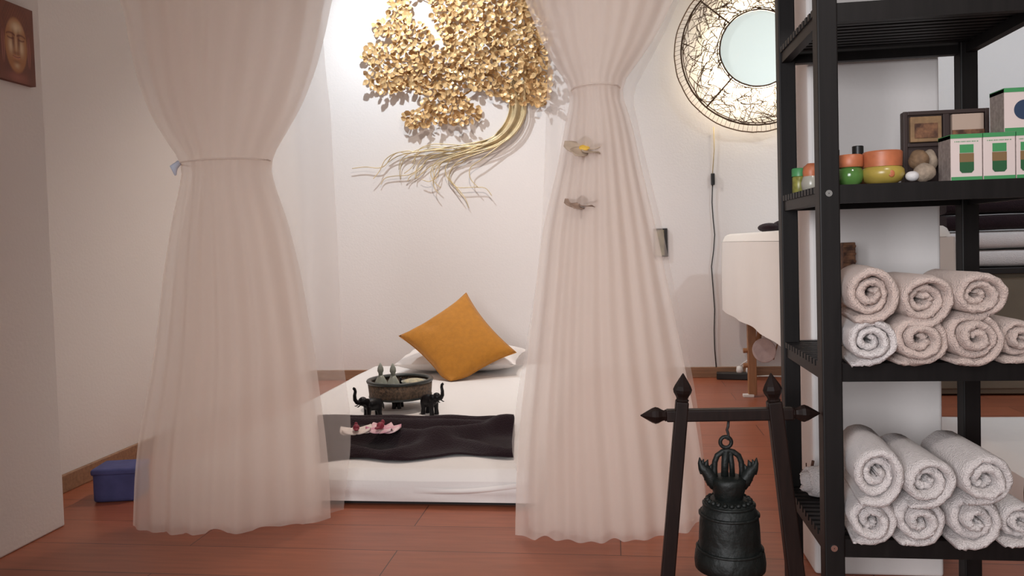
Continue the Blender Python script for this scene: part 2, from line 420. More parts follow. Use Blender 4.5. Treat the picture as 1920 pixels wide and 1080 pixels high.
def add_elephant(px, py, ang, s):
    e = bpy.data.objects.new('elephant', ele_me); C.objects.link(e); e.parent = tray
    q = onz(px, py, bh) - Vector((tp.x, tp.y, bh)); e.location = q; e.rotation_euler = (0, 0, math.radians(ang)); e.scale = (s, s, s)
    md = e.modifiers.new('remesh', 'REMESH'); md.mode = 'VOXEL'; md.voxel_size = 0.003; md.use_smooth_shade = True
    return e
add_elephant(700, 785, 222, 1.02); add_elephant(806, 777, -32, 1.02); add_elephant(746, 765, 92, 0.90)
TR, TZ = 0.152, 0.058
MB().lathe([(0.001,TZ),(TR*0.88,TZ),(TR*0.93,TZ+0.006),(TR*0.97,TZ+0.072),(TR*0.90,TZ+0.072),(TR*0.86,TZ+0.034),(0.001,TZ+0.032)], 56, caps=False).build('bowl', 'tray_band', tray, smooth=True)
MB().lathe([(TR*0.86,TZ+0.072),(TR*0.87,TZ+0.080),(TR*0.99,TZ+0.082),(TR*1.01,TZ+0.077),(TR*0.99,TZ+0.069),(TR*0.86,TZ+0.069)], 56, caps=False).build('rim', 'tray_dark', tray, smooth=True)
MB().lathe([(TR*0.87,TZ-0.003),(TR*0.945,TZ),(TR*0.95,TZ+0.008),(TR*0.90,TZ+0.010)], 56, caps=False).build('foot_ring', 'tray_dark', tray, smooth=True)
zin = bh + TZ + 0.0325
for dx, dy, lb in ((-0.085, -0.02, 'pale stupa-shaped ceramic burner, left of two in the elephant tray'), (-0.022, -0.035, 'pale stupa-shaped ceramic burner, right of two in the elephant tray')):
    t = thing('stupa_burner', lb, 'ornament', (tp.x+dx, tp.y+dy, zin), group='stupa ornaments on tray'); t.scale = (1.12, 1.12, 1.3)
    MB().lathe([(0.032,0),(0.031,0.010),(0.024,0.030),(0.015,0.044),(0.009,0.053)], 20).build('cone', 'celadon', t, smooth=True)
    MB().lathe([(0.008,0.052),(0.009,0.060),(0.013,0.068),(0.012,0.078),(0.007,0.088),(0.002,0.096)], 16).build('bud', 'celadon', t, smooth=True)
t = thing('potpourri_dish', 'small celadon dish heaped with dried petals in the elephant tray', 'dish', (tp.x+0.066, tp.y-0.005, zin))
MB().lathe([(0.022,0),(0.030,0.004),(0.055,0.032),(0.058,0.040),(0.052,0.038),(0.028,0.010),(0.001,0.009)], 32, caps=False).build('dish', 'celadon', t, smooth=True)
MB().ell((0,0,0.034),(0.050,0.050,0.016), 24, 10).build('petals', 'potpourri', t, smooth=True)['kind'] = 'stuff'

def orchid(px, py, lb, mt, ang, s):
    q = onz(px, py, bh+0.074)
    t = thing('orchid_bloom', lb, 'flower', (q.x, q.y, q.z), math.radians(ang), 'orchids on dark towel')
    for k, (a, L, W) in enumerate(((90,0.060,0.030),(205,0.058,0.028),(335,0.058,0.028),(150,0.066,0.048),(30,0.066,0.048))):
        def pet(u, v, a=a, L=L, W=W):
            x = L*v*s; y = W*(u*2-1)*math.sin(PI*min(1, v*0.9+0.08))**0.7*s
            z = 0.012*s*v*v - 0.010*s*(u*2-1)**2 + 0.004*k/5
            c, sn = math.cos(math.radians(a)), math.sin(math.radians(a))
            return Vector((x*c-y*sn, x*sn+y*c, z))
        MB().grid(pet, 8, 8).build('petal', mt, t, smooth=True, solid=0.0012)
    mb = MB(); mb.ell((0,-0.012*s,0.016*s),(0.013*s,0.016*s,0.013*s)); mb.ell((0,-0.030*s,0.012*s),(0.009*s,0.014*s,0.005*s)); mb.ell((0,0.004*s,0.024*s),(0.007*s,0.007*s,0.010*s))
    mb.build('lip', 'lip', t, smooth=True)
orchid(668, 808, 'pale orchid bloom lying left on the dark towel', 'petal_w', 20, 0.95)
orchid(717, 805, 'pink and white orchid bloom, right of two on the dark towel', 'petal', -15, 1.05)

# ------------------------------------------------------------------ curtains
CY = 2.22
def curtain(name, lb, main, veil, tie_py, floor_px, tag_tie, seed):
    t = thing(name, lb, 'curtain', (ony(floor_px, 985, CY).x, CY, 0), group='tied sheer bed curtains')
    ox = t.location.x
    tie_z = ony(floor_px, tie_py, CY).z
    def sheet(rows, y_off, k, shrink, amp, ph, sweep):
        zr = []
        for py, xl, xr in rows:
            a, b = ony(xl, py, CY), ony(xr, py, CY)
            zr.append(((a.z+b.z)/2, a.x, b.x))
        zr.sort()
        zr[0] = (0.004, zr[0][1], zr[0][2])
        zr.append((CEIL-0.05, zr[-1][1]-0.10, zr[-1][2]+0.10))
        def fn(u, v):
            z = 0.004 + (CEIL-0.05-0.004)*v
            s = 0.03
            xs = [table(zr, z+d) for d in (-s, 0, s)]
            xl = sum(q[0] for q in xs)/3; xr = sum(q[1] for q in xs)/3
            mid = (xl+xr)/2; xl = mid + (xl-mid)*shrink; xr = mid + (xr-mid)*shrink
            wdt = xr - xl
            below = max(0.0, 1 - z/tie_z)
            A = amp*(0.35 + 0.65*min(1, wdt/0.5))*(0.35+0.65*abs(1 - math.exp(-((z-tie_z)/0.25)**2)))
            uu = u + 0.012*math.sin(6*z+seed)*math.sin(PI*u)
            x = lerp(xl, xr, u)
            y = y_off + A*math.sin(2*PI*k*uu + ph) + 0.5*A*math.sin(2*PI*(k*0.47)*uu + 1.3*ph + 1.2*z)
            y += sweep*(u*2-1)*below*0.5 + 0.10*((u*2-1)**2-0.5)*(0.4+0.6*min(1, wdt/0.6))
            y += 0.02*below*noise.noise(Vector((u*6+seed, z*2, ph)))
            return Vector((x-ox, y, z + (0.03*max(0, noise.noise(Vector((u*9+seed, 0, ph)))) if v == 0 else 0)))
        return MB().grid(fn, 150, 90)
    sheet(main, 0.0, 9, 1.0, 0.0062, seed, 0.10).build('drape', 'sheer', t, smooth=True)
    sheet(main, 0.035, 7, 0.88, 0.007, seed+2, 0.08).build('drape_lining', 'sheer', t, smooth=True)
    sheet(main, 0.06, 6, 0.70, 0.007, seed+4, 0.06).build('drape_core', 'sheer', t, smooth=True)
    sheet(veil, 0.09, 5, 1.0, 0.012, seed+1, 0.08).build('veil', 'veil', t, smooth=True)
    # knotted band that gathers it
    row = table(sorted([(ony(a, b, CY).z, ony(a, b, CY).x, ony(c, b, CY).x) for b, a, c in main]), tie_z)
    rx = (row[1]-row[0])/2 + 0.001; mx = (row[0]+row[1])/2 - ox
    ring = [(mx + rx*math.cos(2*PI*k/40), 0.03 + 0.075*math.sin(2*PI*k/40), tie_z - 0.004*math.sin(2*PI*k/40)) for k in range(40)]
    MB().tube(ring, 0.0025, 8, True).build('tie_band', 'sheer', t, smooth=True)
    if tag_tie:
        mb = MB(); kx = mx - rx
        mb.tube([(kx+0.012, 0.0, tie_z+0.004), (kx-0.002, -0.01, tie_z-0.012), (kx+0.004, -0.012, tie_z-0.036)], [0.008, 0.012, 0.003], 8)
        mb.build('ribbon_end', 'tie', t, smooth=True)
    return t
left_main = [(-60,188,632),(0,212,612),(60,220,600),(130,236,582),(200,262,556),(260,300,522),(303,331,497),(340,326,502),(420,308,528),(513,293,548),(680,276,573),(826,254,590),(900,248,596),(990,246,596)]
left_veil = [(-60,200,560),(0,215,566),(130,235,577),(200,250,587),(303,322,594),(400,312,598),(600,290,603),(700,284,608),(800,270,622),(870,262,622),(990,262,604)]
right_main = [(-60,966,1290),(0,988,1266),(60,1012,1236),(110,1036,1204),(140,1055,1178),(163,1072,1160),(190,1066,1172),(240,1056,1188),(300,1046,1200),(430,1016,1232),(600,996,1268),(800,974,1310),(900,968,1326),(990,966,1334)]
right_veil = [(-60,1010,1300),(0,1016,1274),(70,1021,1240),(165,1018,1186),(300,1014,1216),(420,1009,1246),(520,1000,1266),(620,984,1288),(750,962,1314),(860,948,1330),(990,985,1340)]
curtain('bed_curtain', 'sheer beige bed curtain tied in the middle, beside the poster wall', left_main, left_veil, 303, 420, True, 1.0)
curtain('bed_curtain', 'sheer white bed curtain tied high, with two flowers, beside the bell', right_main, right_veil, 163, 1150, False, 5.0)
tk = MB().box(-1.75, 0.6, CY-0.02, CY+0.12, CEIL-0.05, CEIL).build('curtain_track', 'white_plastic', None)
tag(tk, 'white ceiling track that the bed curtains hang from', 'curtain track')

def frangipani(px, py, lb, mt, s, droop, centre):
    q = ony(px, py, CY-0.018)
    t = thing('frangipani_flower', lb, 'flower', q, 0, 'flowers on the right curtain')
    t.rotation_euler = (math.radians(droop), 0, math.radians(10)); t.scale = (1.3, 1, 1)
    for k in range(5):
        a = 2*PI*k/5 + 0.3
        def pet(u, v, a=a):
            r = 0.048*s*v; w = 0.020*s*(u*2-1)*math.sin(PI*min(1, 0.12+0.82*v))**0.8
            z = -0.010*s*v*v + 0.006*s*(u*2-1)
            return Vector((r*math.cos(a)-w*math.sin(a), -0.012+z*1.0, r*math.sin(a)+w*math.cos(a)))
        MB().grid(pet, 6, 7).build('petal', mt, t, smooth=True, solid=0.0012)
    if centre: MB().ell((0,-0.016,0),(0.013*s,0.006,0.013*s)).build('centre', 'yellow', t, smooth=True)
    MB().tube([(0,-0.012,0),(0,0.02,-0.002),(0,0.03,-0.003)], [0.004,0.003,0.002], 6).build('stem', mt, t, smooth=True)
frangipani(1095, 286, 'pale frangipani with a yellow heart pinned high on the right curtain', 'frangi', 0.95, -50, True)
frangipani(1090, 391, 'faded brownish frangipani pinned lower on the right curtain', 'frangi_dry', 0.8, -64, False)

# ------------------------------------------------------------------ gold tree on the back wall
def gold_tree():
    rnd = random.Random(11)
    base = ony(965, 190, WY)
    t = thing('wall_tree_sculpture', 'gold metal bonsai tree wall sculpture with leafy crown and trailing roots', 'wall art', (base.x, WY, base.z))
    off = Vector((base.x, WY, base.z))
    def W(px, py, d): return ony(px, py, WY-d) - off
    blobs = [(748,25,22,34),(722,52,24,16),(712,104,34,22),(728,146,44,30),(775,72,38,32),(780,110,60,42),(800,150,52,26),
             (838,118,44,44),(845,45,40,40),(885,30,50,48),(880,95,52,44),(890,145,36,22),(935,60,50,60),(940,130,56,50),(980,110,40,66),
             (1000,60,34,60),(1010,150,24,50),(975,175,34,22),(900,-30,90,40),(975,-30,60,50),(830,-20,34,40),(755,-30,30,34),
             (1000,-60,60,40),(900,-80,80,40),(800,-70,50,30),(950,-120,70,36)]
    low = [(784,222,28,17),(820,205,34,28),(850,196,32,24),(868,214,34,20),(843,175,22,16),(893,210,11,10)]
    holes = [(792,12,9,26),(806,45,9,12),(826,84,16,9),(815,60,9,9),(700,76,10,7),(868,8,8,8)]
    def inside(x, y):
        for a, b, c, d in holes:
            if ((x-a)/c)**2 + ((y-b)/d)**2 < 1: return False
        return any(((x-a)/c)**2 + ((y-b)/d)**2 < 1 for a, b, c, d in blobs+low)
    pts = []
    grid = {}
    for _ in range(60000):
        x, y = rnd.uniform(675, 1060), rnd.uniform(-150, 245)
        if not inside(x, y): continue
        md = 6.7 if y > -12 else 13
        gx, gy = int(x//14), int(y//14)
        if any((x-a)**2+(y-b)**2 < md*md for i in (-1,0,1) for j in (-1,0,1) for a, b in grid.get((gx+i, gy+j), ())): continue
        grid.setdefault((gx, gy), []).append((x, y)); pts.append((x, y))
    def leaf_mb(size):
        mb = MB(); n = 6
        prof = [(-0.5,0.0),(-0.30,0.34),(0.0,0.46),(0.30,0.30),(0.56,0.0)]
        vs = [Vector((0,0,-0.10))]
        outl = [(-0.5,0),(-0.32,0.33),(0.0,0.45),(0.30,0.30),(0.58,0),(0.30,-0.30),(0.0,-0.45),(-0.32,-0.33)]
        for a, b in outl: vs.append(Vector((a, b, 0.10*(abs(b)*2)**2 + 0.05*a)))
        vs = [v*size for v in vs]
        return mb.add(vs, [(0, 1+k, 1+(k+1) % 8) for k in range(8)])
    lm = leaf_mb(0.039); me = lm.mesh('leaf', 'gold', False)
    def leaf_matrix(x, y):
        d = rnd.uniform(0.03, 0.075)
        nrm = Vector((rnd.gauss(0, 0.5), -1, rnd.gauss(0.1, 0.5))).normalized()
        q = nrm.to_track_quat('Z', 'Y').to_matrix() @ Matrix.Rotation(rnd.uniform(0, 2*PI), 3, 'Z')
        s = rnd.uniform(0.85, 1.2)
        return Matrix.Translation(W(x, y, d)) @ (q*s).to_4x4()
    vis = [p for p in pts if p[1] > 5 and p[0] < 1015]; rnd.shuffle(vis)
    own = set(vis[:300])
    rest = MB()
    for p in pts:
        mx = leaf_matrix(*p)
        if p in own:
            o = bpy.data.objects.new('leaf', me); C.objects.link(o); o.parent = t; o.matrix_local = mx
        else:
            rest.add([mx @ v for v in lm.v], lm.f)
    ro = rest.build('foliage', 'gold', t); ro['kind'] = 'stuff'
    # branches that carry the leaf clusters
    for pl in ([(972,190),(950,150),(880,130),(800,120),(720,110)], [(970,190),(960,120),(900,60),(840,20),(760,-20)], [(985,190),(990,110),(985,40),(960,-60)],
               [(940,160),(890,165),(850,190),(800,215),(770,222)], [(800,120),(770,80),(750,20)], [(800,125),(760,140),(700,150)], [(985,170),(1005,130),(1012,80)]):
        q = []
        for a, b in zip(pl, pl[1:]):
            for k in range(6): q.append(W(lerp(a[0],b[0],k/6), lerp(a[1],b[1],k/6), 0.03))
        q.append(W(*pl[-1], 0.03))
        MB().tube(q, [lerp(0.008, 0.003, i/len(q)) for i in range(len(q))], 6).build('branch', 'branch', t, smooth=True)
    # trunk wires running out into roots
    ends = [[(775,286),(750,285),(735,293),(722,310),(708,315),(685,313),(660,316)], [(790,284),(765,283),(740,288),(722,300),(712,320),(700,335)],
            [(810,296),(795,308),(778,322),(765,328),(740,330),(722,334),(714,346)], [(820,290),(790,291),(765,295),(754,305),(750,322),(751,336)],
            [(880,273),(845,271),(815,270),(790,277),(780,290),(775,310),(758,325)], [(845,284),(815,286),(795,295),(782,312),(779,335)],
            [(860,292),(838,300),(810,310),(795,322),(780,335)], [(860,292),(840,297),(825,310),(820,330),(805,340),(790,336)],
            [(850,298),(830,305),(815,312),(812,322),(816,336)], [(870,302),(860,307),(847,315),(842,335),(855,350),(872,372),(879,390)],
            [(865,286),(845,300),(835,317),(840,335),(857,351),(890,351),(910,353),(922,367)], [(905,297),(890,307),(881,317),(882,335),(897,352)],
            [(850,282),(800,283),(770,287),(752,300),(748,318)], [(840,278),(806,279),(786,287),(772,305)], [(862,290),(832,302),(818,318),(812,345),(822,362)],
            [(855,287),(822,290),(800,300),(788,318),(770,330),(764,340)], [(850,282),(812,282),(776,286),(748,292),(728,304)], [(868,298),(850,312),(842,330),(850,345),(866,368)],
            [(852,290),(822,300),(808,320),(812,338),(826,352)], [(870,280),(830,275),(800,276),(775,284)]]
    def bez(P, n):
        out = []
        for i in range(len(P)-1):      # catmull-rom
            p0, p1, p2, p3 = P[max(i-1,0)], P[i], P[i+1], P[min(i+2,len(P)-1)]
            for k in range(n):
                s = k/n
                out.append(tuple(0.5*((2*p1[j]) + (-p0[j]+p2[j])*s + (2*p0[j]-5*p1[j]+4*p2[j]-p3[j])*s*s + (-p0[j]+3*p1[j]-3*p2[j]+p3[j])*s**3) for j in (0,1)))
        out.append(P[-1]); return out
    n = len(ends)
    for i, e in enumerate(ends):
        w = (i*7 % n)/(n-1)
        P = [(948+w*34, 150), (955+w*30, 190), (952+w*32, 218), (935+w*30, 245+w*6), (905+w*22, 264+w*12), ] + list(e)
        q = bez([p for i_, p in enumerate(P) if not (i_ == 4 and e[0][0] > 895)], 7); m = len(q)
        pts3 = [W(x, y, 0.034 + 0.014*math.sin(i*1.9) - 0.006*(j/m)) for j, (x, y) in enumerate(q)]
        MB().tube(pts3, [lerp(0.0042, 0.0026, j/m) for j in range(m)], 5).build('root_wire', 'gold_pale', t, smooth=True)
gold_tree()

# ------------------------------------------------------------------ round wicker wall lamp with its cord
def ring_lamp():
    rnd = random.Random(5)
    c = ony(1421, 92, WY-0.10); k = (ony(1521, 92, WY-0.10)-c).length/100   # metres for one pixel there
    t = thing('wicker_wall_lamp', 'large round wicker ring lamp glowing on the back wall beside the rack', 'lamp', (c.x, WY, c.z))
    Ri, Rm, Ro = 74*k, 147*k, 159*k
    def circ(R, d, n=96, jit=0.0): return [(R*math.cos(2*PI*i/n)+rnd.gauss(0,jit), -d, R*math.sin(2*PI*i/n)+rnd.gauss(0,jit)) for i in range(n)]
    MB().tube(circ(Ro, 0.06, 96, 0.0008), 0.004, 5, True).build('outer_ring', 'wicker', t, smooth=True)
    MB().tube(circ(Rm, 0.10, 96, 0.0008), 0.0055, 5, True).build('middle_ring', 'wicker', t, smooth=True)
    MB().tube(circ(Rm-0.012, 0.102, 96, 0.001), 0.003, 5, True).build('middle_ring', 'wicker', t, smooth=True)
    MB().tube(circ(Ri, 0.13, 80, 0.0006), 0.005, 5, True).build('inner_ring', 'wicker', t, smooth=True)
    MB().tube(circ(Ri+0.012, 0.125, 80, 0.0008), 0.003, 5, True).build('inner_ring', 'wicker', t, smooth=True)
    mb = MB()
    for i in range(110):
        a = 2*PI*i/110
        mb.tube([(Rm*math.cos(a),-0.10,Rm*math.sin(a)), (Ro*math.cos(a+0.01),-0.06,Ro*math.sin(a+0.01))], 0.0012, 3)
    for i in range(8):
        a = 2*PI*i/8
        mb.tube([(Ro*0.99*math.cos(a),-0.06,Ro*0.99*math.sin(a)), (Ro*0.99*math.cos(a),0.0,Ro*0.99*math.sin(a))], 0.002, 4)
    mb.build('rim_ties', 'wicker', t)['kind'] = 'stuff'
    for a in (47, 137, 227, 317):
        a = math.radians(a)
        MB().tube([(Ri*math.cos(a),-0.13,Ri*math.sin(a)), (Rm*math.cos(a),-0.10,Rm*math.sin(a))], 0.005, 6).build('spoke', 'wicker', t, smooth=True)
    # tangled web of twigs between the rings
    mb = MB()
    def onring(a, r): return Vector((r*math.cos(a), -lerp(0.13, 0.10, (r-Ri)/(Rm-Ri)) + rnd.uniform(-0.006, 0.006), r*math.sin(a)))
    for i in range(900):
        a, r = rnd.uniform(0, 2*PI), lerp(Ri, Rm-0.008, rnd.random())
        da, r2 = rnd.uniform(-0.34, 0.34), min(Rm-0.006, max(Ri, r + rnd.uniform(-0.09, 0.09)))
        bend = rnd.uniform(-0.02, 0.02)
        q = []
        for s in (0, 0.25, 0.5, 0.75, 1):
            q.append(onring(a+da*s, min(Rm-0.004, max(Ri, lerp(r, r2, s)+bend*math.sin(PI*s)))))
        mb.tube(q, rnd.choice((0.0014, 0.0019, 0.0027)), 3)
    mb.build('twig_web', 'wicker', t)['kind'] = 'stuff'
    dd = MB().lathe([(0.001,0.0),(Ri*0.985,0.0),(Ri*0.985,0.012),(0.001,0.012)], 64, caps=False).build('diffuser_disc', 'diffuser', t)
    dd.rotation_euler = (PI/2, 0, 0); dd.location = (0, -0.105, 0)
    mb = MB().lathe([(0.05,0),(0.05,0.03),(0.02,0.035)], 24); o = mb.build('wall_mount', 'white_plastic', t); o.rotation_euler = (PI/2,0,0)
    for bx, bz in ((-0.13, -0.15), (0.13, -0.15), (0.0, 0.17)):
        b = MB().ell((bx, -0.045, bz), (0.016, 0.016, 0.016)).build('bulb', 'bulb', t, smooth=True)
        l = light('lamp_bulb', 'POINT', (c.x+bx, WY-0.045-0.02, c.z+bz), 3.2, (1.0, 0.84, 0.60), 0.02)
    # cord, switch
    p = [ony(1338, 238, WY-0.012), ony(1339, 280, WY-0.012), ony(1336, 325, WY-0.012)]
    off = Vector((c.x, WY, c.z))
    MB().tube([q-off for q in p], 0.0028, 6).build('cord_upper', 'cord_lamplit', t, smooth=True)
    p = [(1336,346),(1335,380),(1337,410),(1340,440),(1338,470),(1334,500),(1337,540),(1340,580),(1339,620),(1340,655),(1343,690)]
    q = [ony(a, b, WY-0.012)-off for a, b in p]
    MB().tube(q, 0.0032, 6).build('cord_lower', 'cord', t, smooth=True)
    s = ony(1336.5, 336, WY-0.012)-off
    MB().box(s.x-0.011, s.x+0.011, s.y-0.012, s.y+0.012, s.z-0.036, s.z+0.036).build('cord_switch', 'black_plastic', t, bevel=0.005)
ring_lamp()

# power strip with plugs
ps = onz(1372, 705, 0.0)
t = thing('power_strip', 'black power strip with white plugs on the floor by the baseboard', 'power strip', (ps.x, WY-0.075, 0), math.radians(-8))
MB().box(-0.105, 0.105, -0.03, 0.03, 0, 0.042).build('body', 'black_plastic', t, bevel=0.006)
for x in (0.03, 0.085):
    MB().lathe([(0.018,0.04),(0.020,0.055),(0.017,0.078),(0.008,0.082)], 16, (x, -0.005, 0)).build('plug', 'white_plastic', t, smooth=True)
MB().tube([(0.03,-0.005,0.08),(0.05,-0.02,0.10),(0.09,-0.04,0.13),(0.14,-0.03,0.17)], 0.004, 6).build('cable', 'white_plastic', t, smooth=True)
MB().tube([(0.10,0.0,0.018),(0.2,0.02,0.02),(0.34,0.03,0.014)], 0.005, 6).build('cable', 'white_plastic', t, smooth=True)

# small dark frame on the back wall, half behind the curtain
fa, fb = ony(1226, 482, WY-0.01), ony(1251, 428, WY-0.01)
t = thing('small_wall_frame', 'small dark-edged picture frame half hidden behind the right curtain', 'frame', (fa.x, WY, fa.z))
w, h = fb.x-fa.x, fb.z-fa.z
MB().box(0, w, -0.018, 0, 0, h).build('frame', 'frame_black', t, bevel=0.002)
MB().box(0.008, w-0.02, -0.020, -0.017, 0.01, h-0.01).build('picture', 'frame_art', t)

# ------------------------------------------------------------------ massage table behind the rack
def massage_table():
    x0 = ony(1362, 500, 4.55).x; x1, y0, y1 = x0+0.56, 2.92, 4.72
    zt = ony(1420, 436, 4.2).z
    t = thing('massage_table', 'wooden-legged massage table draped with a white cloth, behind the rack', 'table', ((x0+x1)/2, (y0+y1)/2, 0))
    hw, hl = (x1-x0)/2, (y1-y0)/2
    zt -= 0.0
    MB().box(-hw+0.012, hw-0.012, -hl+0.012, hl-0.012, zt-0.085, zt-0.008).build('padded_top', 'white_sheet', t, bevel=0.03)
    zb = onx(1415, 617, x0).z
    def cloth_top(u, v):
        x, y = lerp(-hw, hw, u), lerp(-hl, hl, v)
        d = min(1, max(0, (max(abs(x)-(hw-0.05), abs(y)-(hl-0.05)))/0.05))
        return Vector((x, y, zt - 0.045*(1-math.sqrt(1-d*d*0.999))))
    mb = MB(); mb.grid(cloth_top, 40, 60)
    per = [(-hw,-hl),(hw,-hl),(hw,hl),(-hw,hl),(-hw,-hl)]
    def skirt(u, v):
        p = u*4; k = int(min(3, p)); s = p-k
        x, y = lerp(per[k][0], per[k+1][0], s), lerp(per[k][1], per[k+1][1], s)
        n = [(0,-1),(1,0),(0,1),(-1,0)][k]
        corner = min(s, 1-s)
        w = (0.006*math.sin(s*21+k*2)*min(1, corner*6))*v
        zlow = zb + 0.004*math.sin(s*9+k)
        sc_ = 1 + 0.02*math.sin(PI*v*0.6)
        return Vector((x*sc_ + n[0]*w, y*(1+(sc_-1)*hw/hl) + n[1]*w, lerp(zt-0.045, zlow, v)))
    mb.grid(skirt, 240, 10)
    mb.build('cloth', 'table_cloth', t, smooth=True)
    leg = onz(1411, 744, 0); lx, ly = leg.x - t.location.x, leg.y - t.location.y
    for (sx, sy) in ((lx, ly), (-lx, ly), (lx, -hl+0.15), (-lx, -hl+0.15)):
        MB().box(sx-0.022, sx+0.022, sy-0.018, sy+0.018, 0.012, zt-0.085).build('leg', 'beech', t, bevel=0.004)
        MB().box(sx-0.05, sx+0.006, sy-0.02, sy+0.014, 0, 0.016).build('foot_pad', 'white_plastic', t, bevel=0.003)
    for zz in (0.17, 0.25):
        kn = MB().lathe([(0.013,0),(0.013,0.022)], 14).build('knob', 'beech', t, smooth=False)
        kn.location = (lx-0.022, ly, zz); kn.rotation_euler = (0, -PI/2, 0)
    MB().tube([(lx+0.03, ly+0.05, 0.20), (lx+0.13, ly+0.10, zt-0.09)], 0.014, 8).build('brace', 'beech', t, smooth=True)
    # dark bundle on top
    b = ony(1449, 434, 4.45)
    m2 = MB()
    m2.ell((-0.02,0,0.022),(0.06,0.08,0.026), 20, 10); m2.ell((0.07,0.01,0.030),(0.07,0.09,0.034), 20, 10)
    o = m2.build('folded_cloth', 'dark_towel', None, smooth=True)
    o.location = (b.x, 4.45, zt+0.005); tag(o, 'dark bundled cloth lying on the draped massage table', 'cloth')
    # round fan hung between the legs
    f = ony(1433, 657, 4.20)
    t2 = thing('hand_fan', 'round pale hand fan hanging beneath the draped massage table', 'fan', f)
    o = MB().lathe([(0.002,0),(0.062,0),(0.065,0.003),(0.062,0.006),(0.002,0.006)], 40, caps=False).build('fan_disc', 'plate', t2, smooth=False)
    o.rotation_euler = (math.radians(88), 0, math.radians(-32))
    MB().tube([(0.0,0,0.07),(0.012,0.01,0.13),(0.025,0.02,0.20)], 0.004, 6).build('loop', 'plate', t2, smooth=True)
    MB().tube([(0.045,0,-0.05),(0.075,0.01,0.05),(0.10,0.02,0.16)], 0.004, 6).build('handle', 'beech', t2, smooth=True)
massage_table()

# cabinet with folded towels on the right, second mattress in front of it
zc = ony(1840, 503, 4.25).z
cl = 1.62
t = thing('low_cabinet', 'olive-brown low cabinet with a black top, behind the black rack', 'cabinet', (2.3, 4.5, 0))
MB().box(cl-2.3, 0.72, -0.24, 0.33, 0.01, zc-0.03).build('body', 'olive_panel', t, bevel=0.004)
MB().box(cl-2.3-0.02, 0.74, -0.27, 0.34, zc-0.03, zc).build('top', 'frame_black', t, bevel=0.003)
for i, (x0, x1) in enumerate(((cl-2.3+0.015, 0.015), (0.025, 0.705))):
    d = MB().box(x0, x1, -0.255, -0.24, 0.04, zc-0.05).build('door', 'olive_panel', t, bevel=0.003)
    MB().box(x1-0.06 if i == 0 else x0+0.04, x1-0.04 if i == 0 else x0+0.06, -0.27, -0.255, 0.3, 0.42).build('handle', 'steel', d, bevel=0.003)
def folded_towel(x0, x1, y0, y1, z, h, m, lb, seed):
    def fn(u, v):
        a = 2*PI*v; q = 0.35
        yy = math.copysign(abs(math.cos(a))**q, math.cos(a)); zz = math.copysign(abs(math.sin(a))**q, math.sin(a))
        return Vector((lerp(x0, x1, u), (y0+y1)/2 + (y1-y0)/2*yy, z+h/2 + h/2*zz + 0.004*noise.noise(Vector((u*6, v*5, seed)))))
    mb = MB(); mb.grid(fn, 20, 28)
    mb.f.append(tuple(i*21 for i in range(28))); mb.f.append(tuple(i*21+20 for i in range(28))[::-1])
    o = mb.build('folded_towel', m, None, smooth=False); smooth_angle(o, 50)
    tag(o, lb, 'towel', 'folded towels on the low cabinet')
zz = zc
for i, (h, m, lb) in enumerate(((0.09,'towel_w','thick white folded towel, lowest on the low cabinet'), (0.09,'towel_w','white folded towel just beneath the dark ones on the low cabinet'),
                        (0.08,'dark_towel','dark folded towel resting on the white towels, low cabinet'), (0.08,'dark_towel','dark folded towel topmost on the low cabinet'))):
    folded_towel(1.72, 2.88, 4.28, 4.70, zz+0.002, h, m, lb, i); zz += h+0.007
t = thing('floor_mattress', 'second white floor mattress partly seen behind the lower right of the rack', 'mattress', (1.95, 2.82, 0))
rounded_slab(0.75, 0.36, 0.0, 0.14, 0.03, 0.004, 9.0, 40, 24).build('sheet', 'white_sheet', t, smooth=True)

# blue box on the floor by the left wall
q = onz(206, 944, 0)
t = thing('blue_storage_box', 'small blue fabric box on the floor left of the left curtain', 'box', (q.x, q.y+0.07, 0), math.radians(12))
MB().box(-0.075, 0.075, -0.06, 0.06, 0, 0.105).build('body', 'blue', t, bevel=0.012)
MB().box(-0.079, 0.079, -0.064, 0.064, 0.095, 0.118).build('lid', 'blue', t, bevel=0.008)

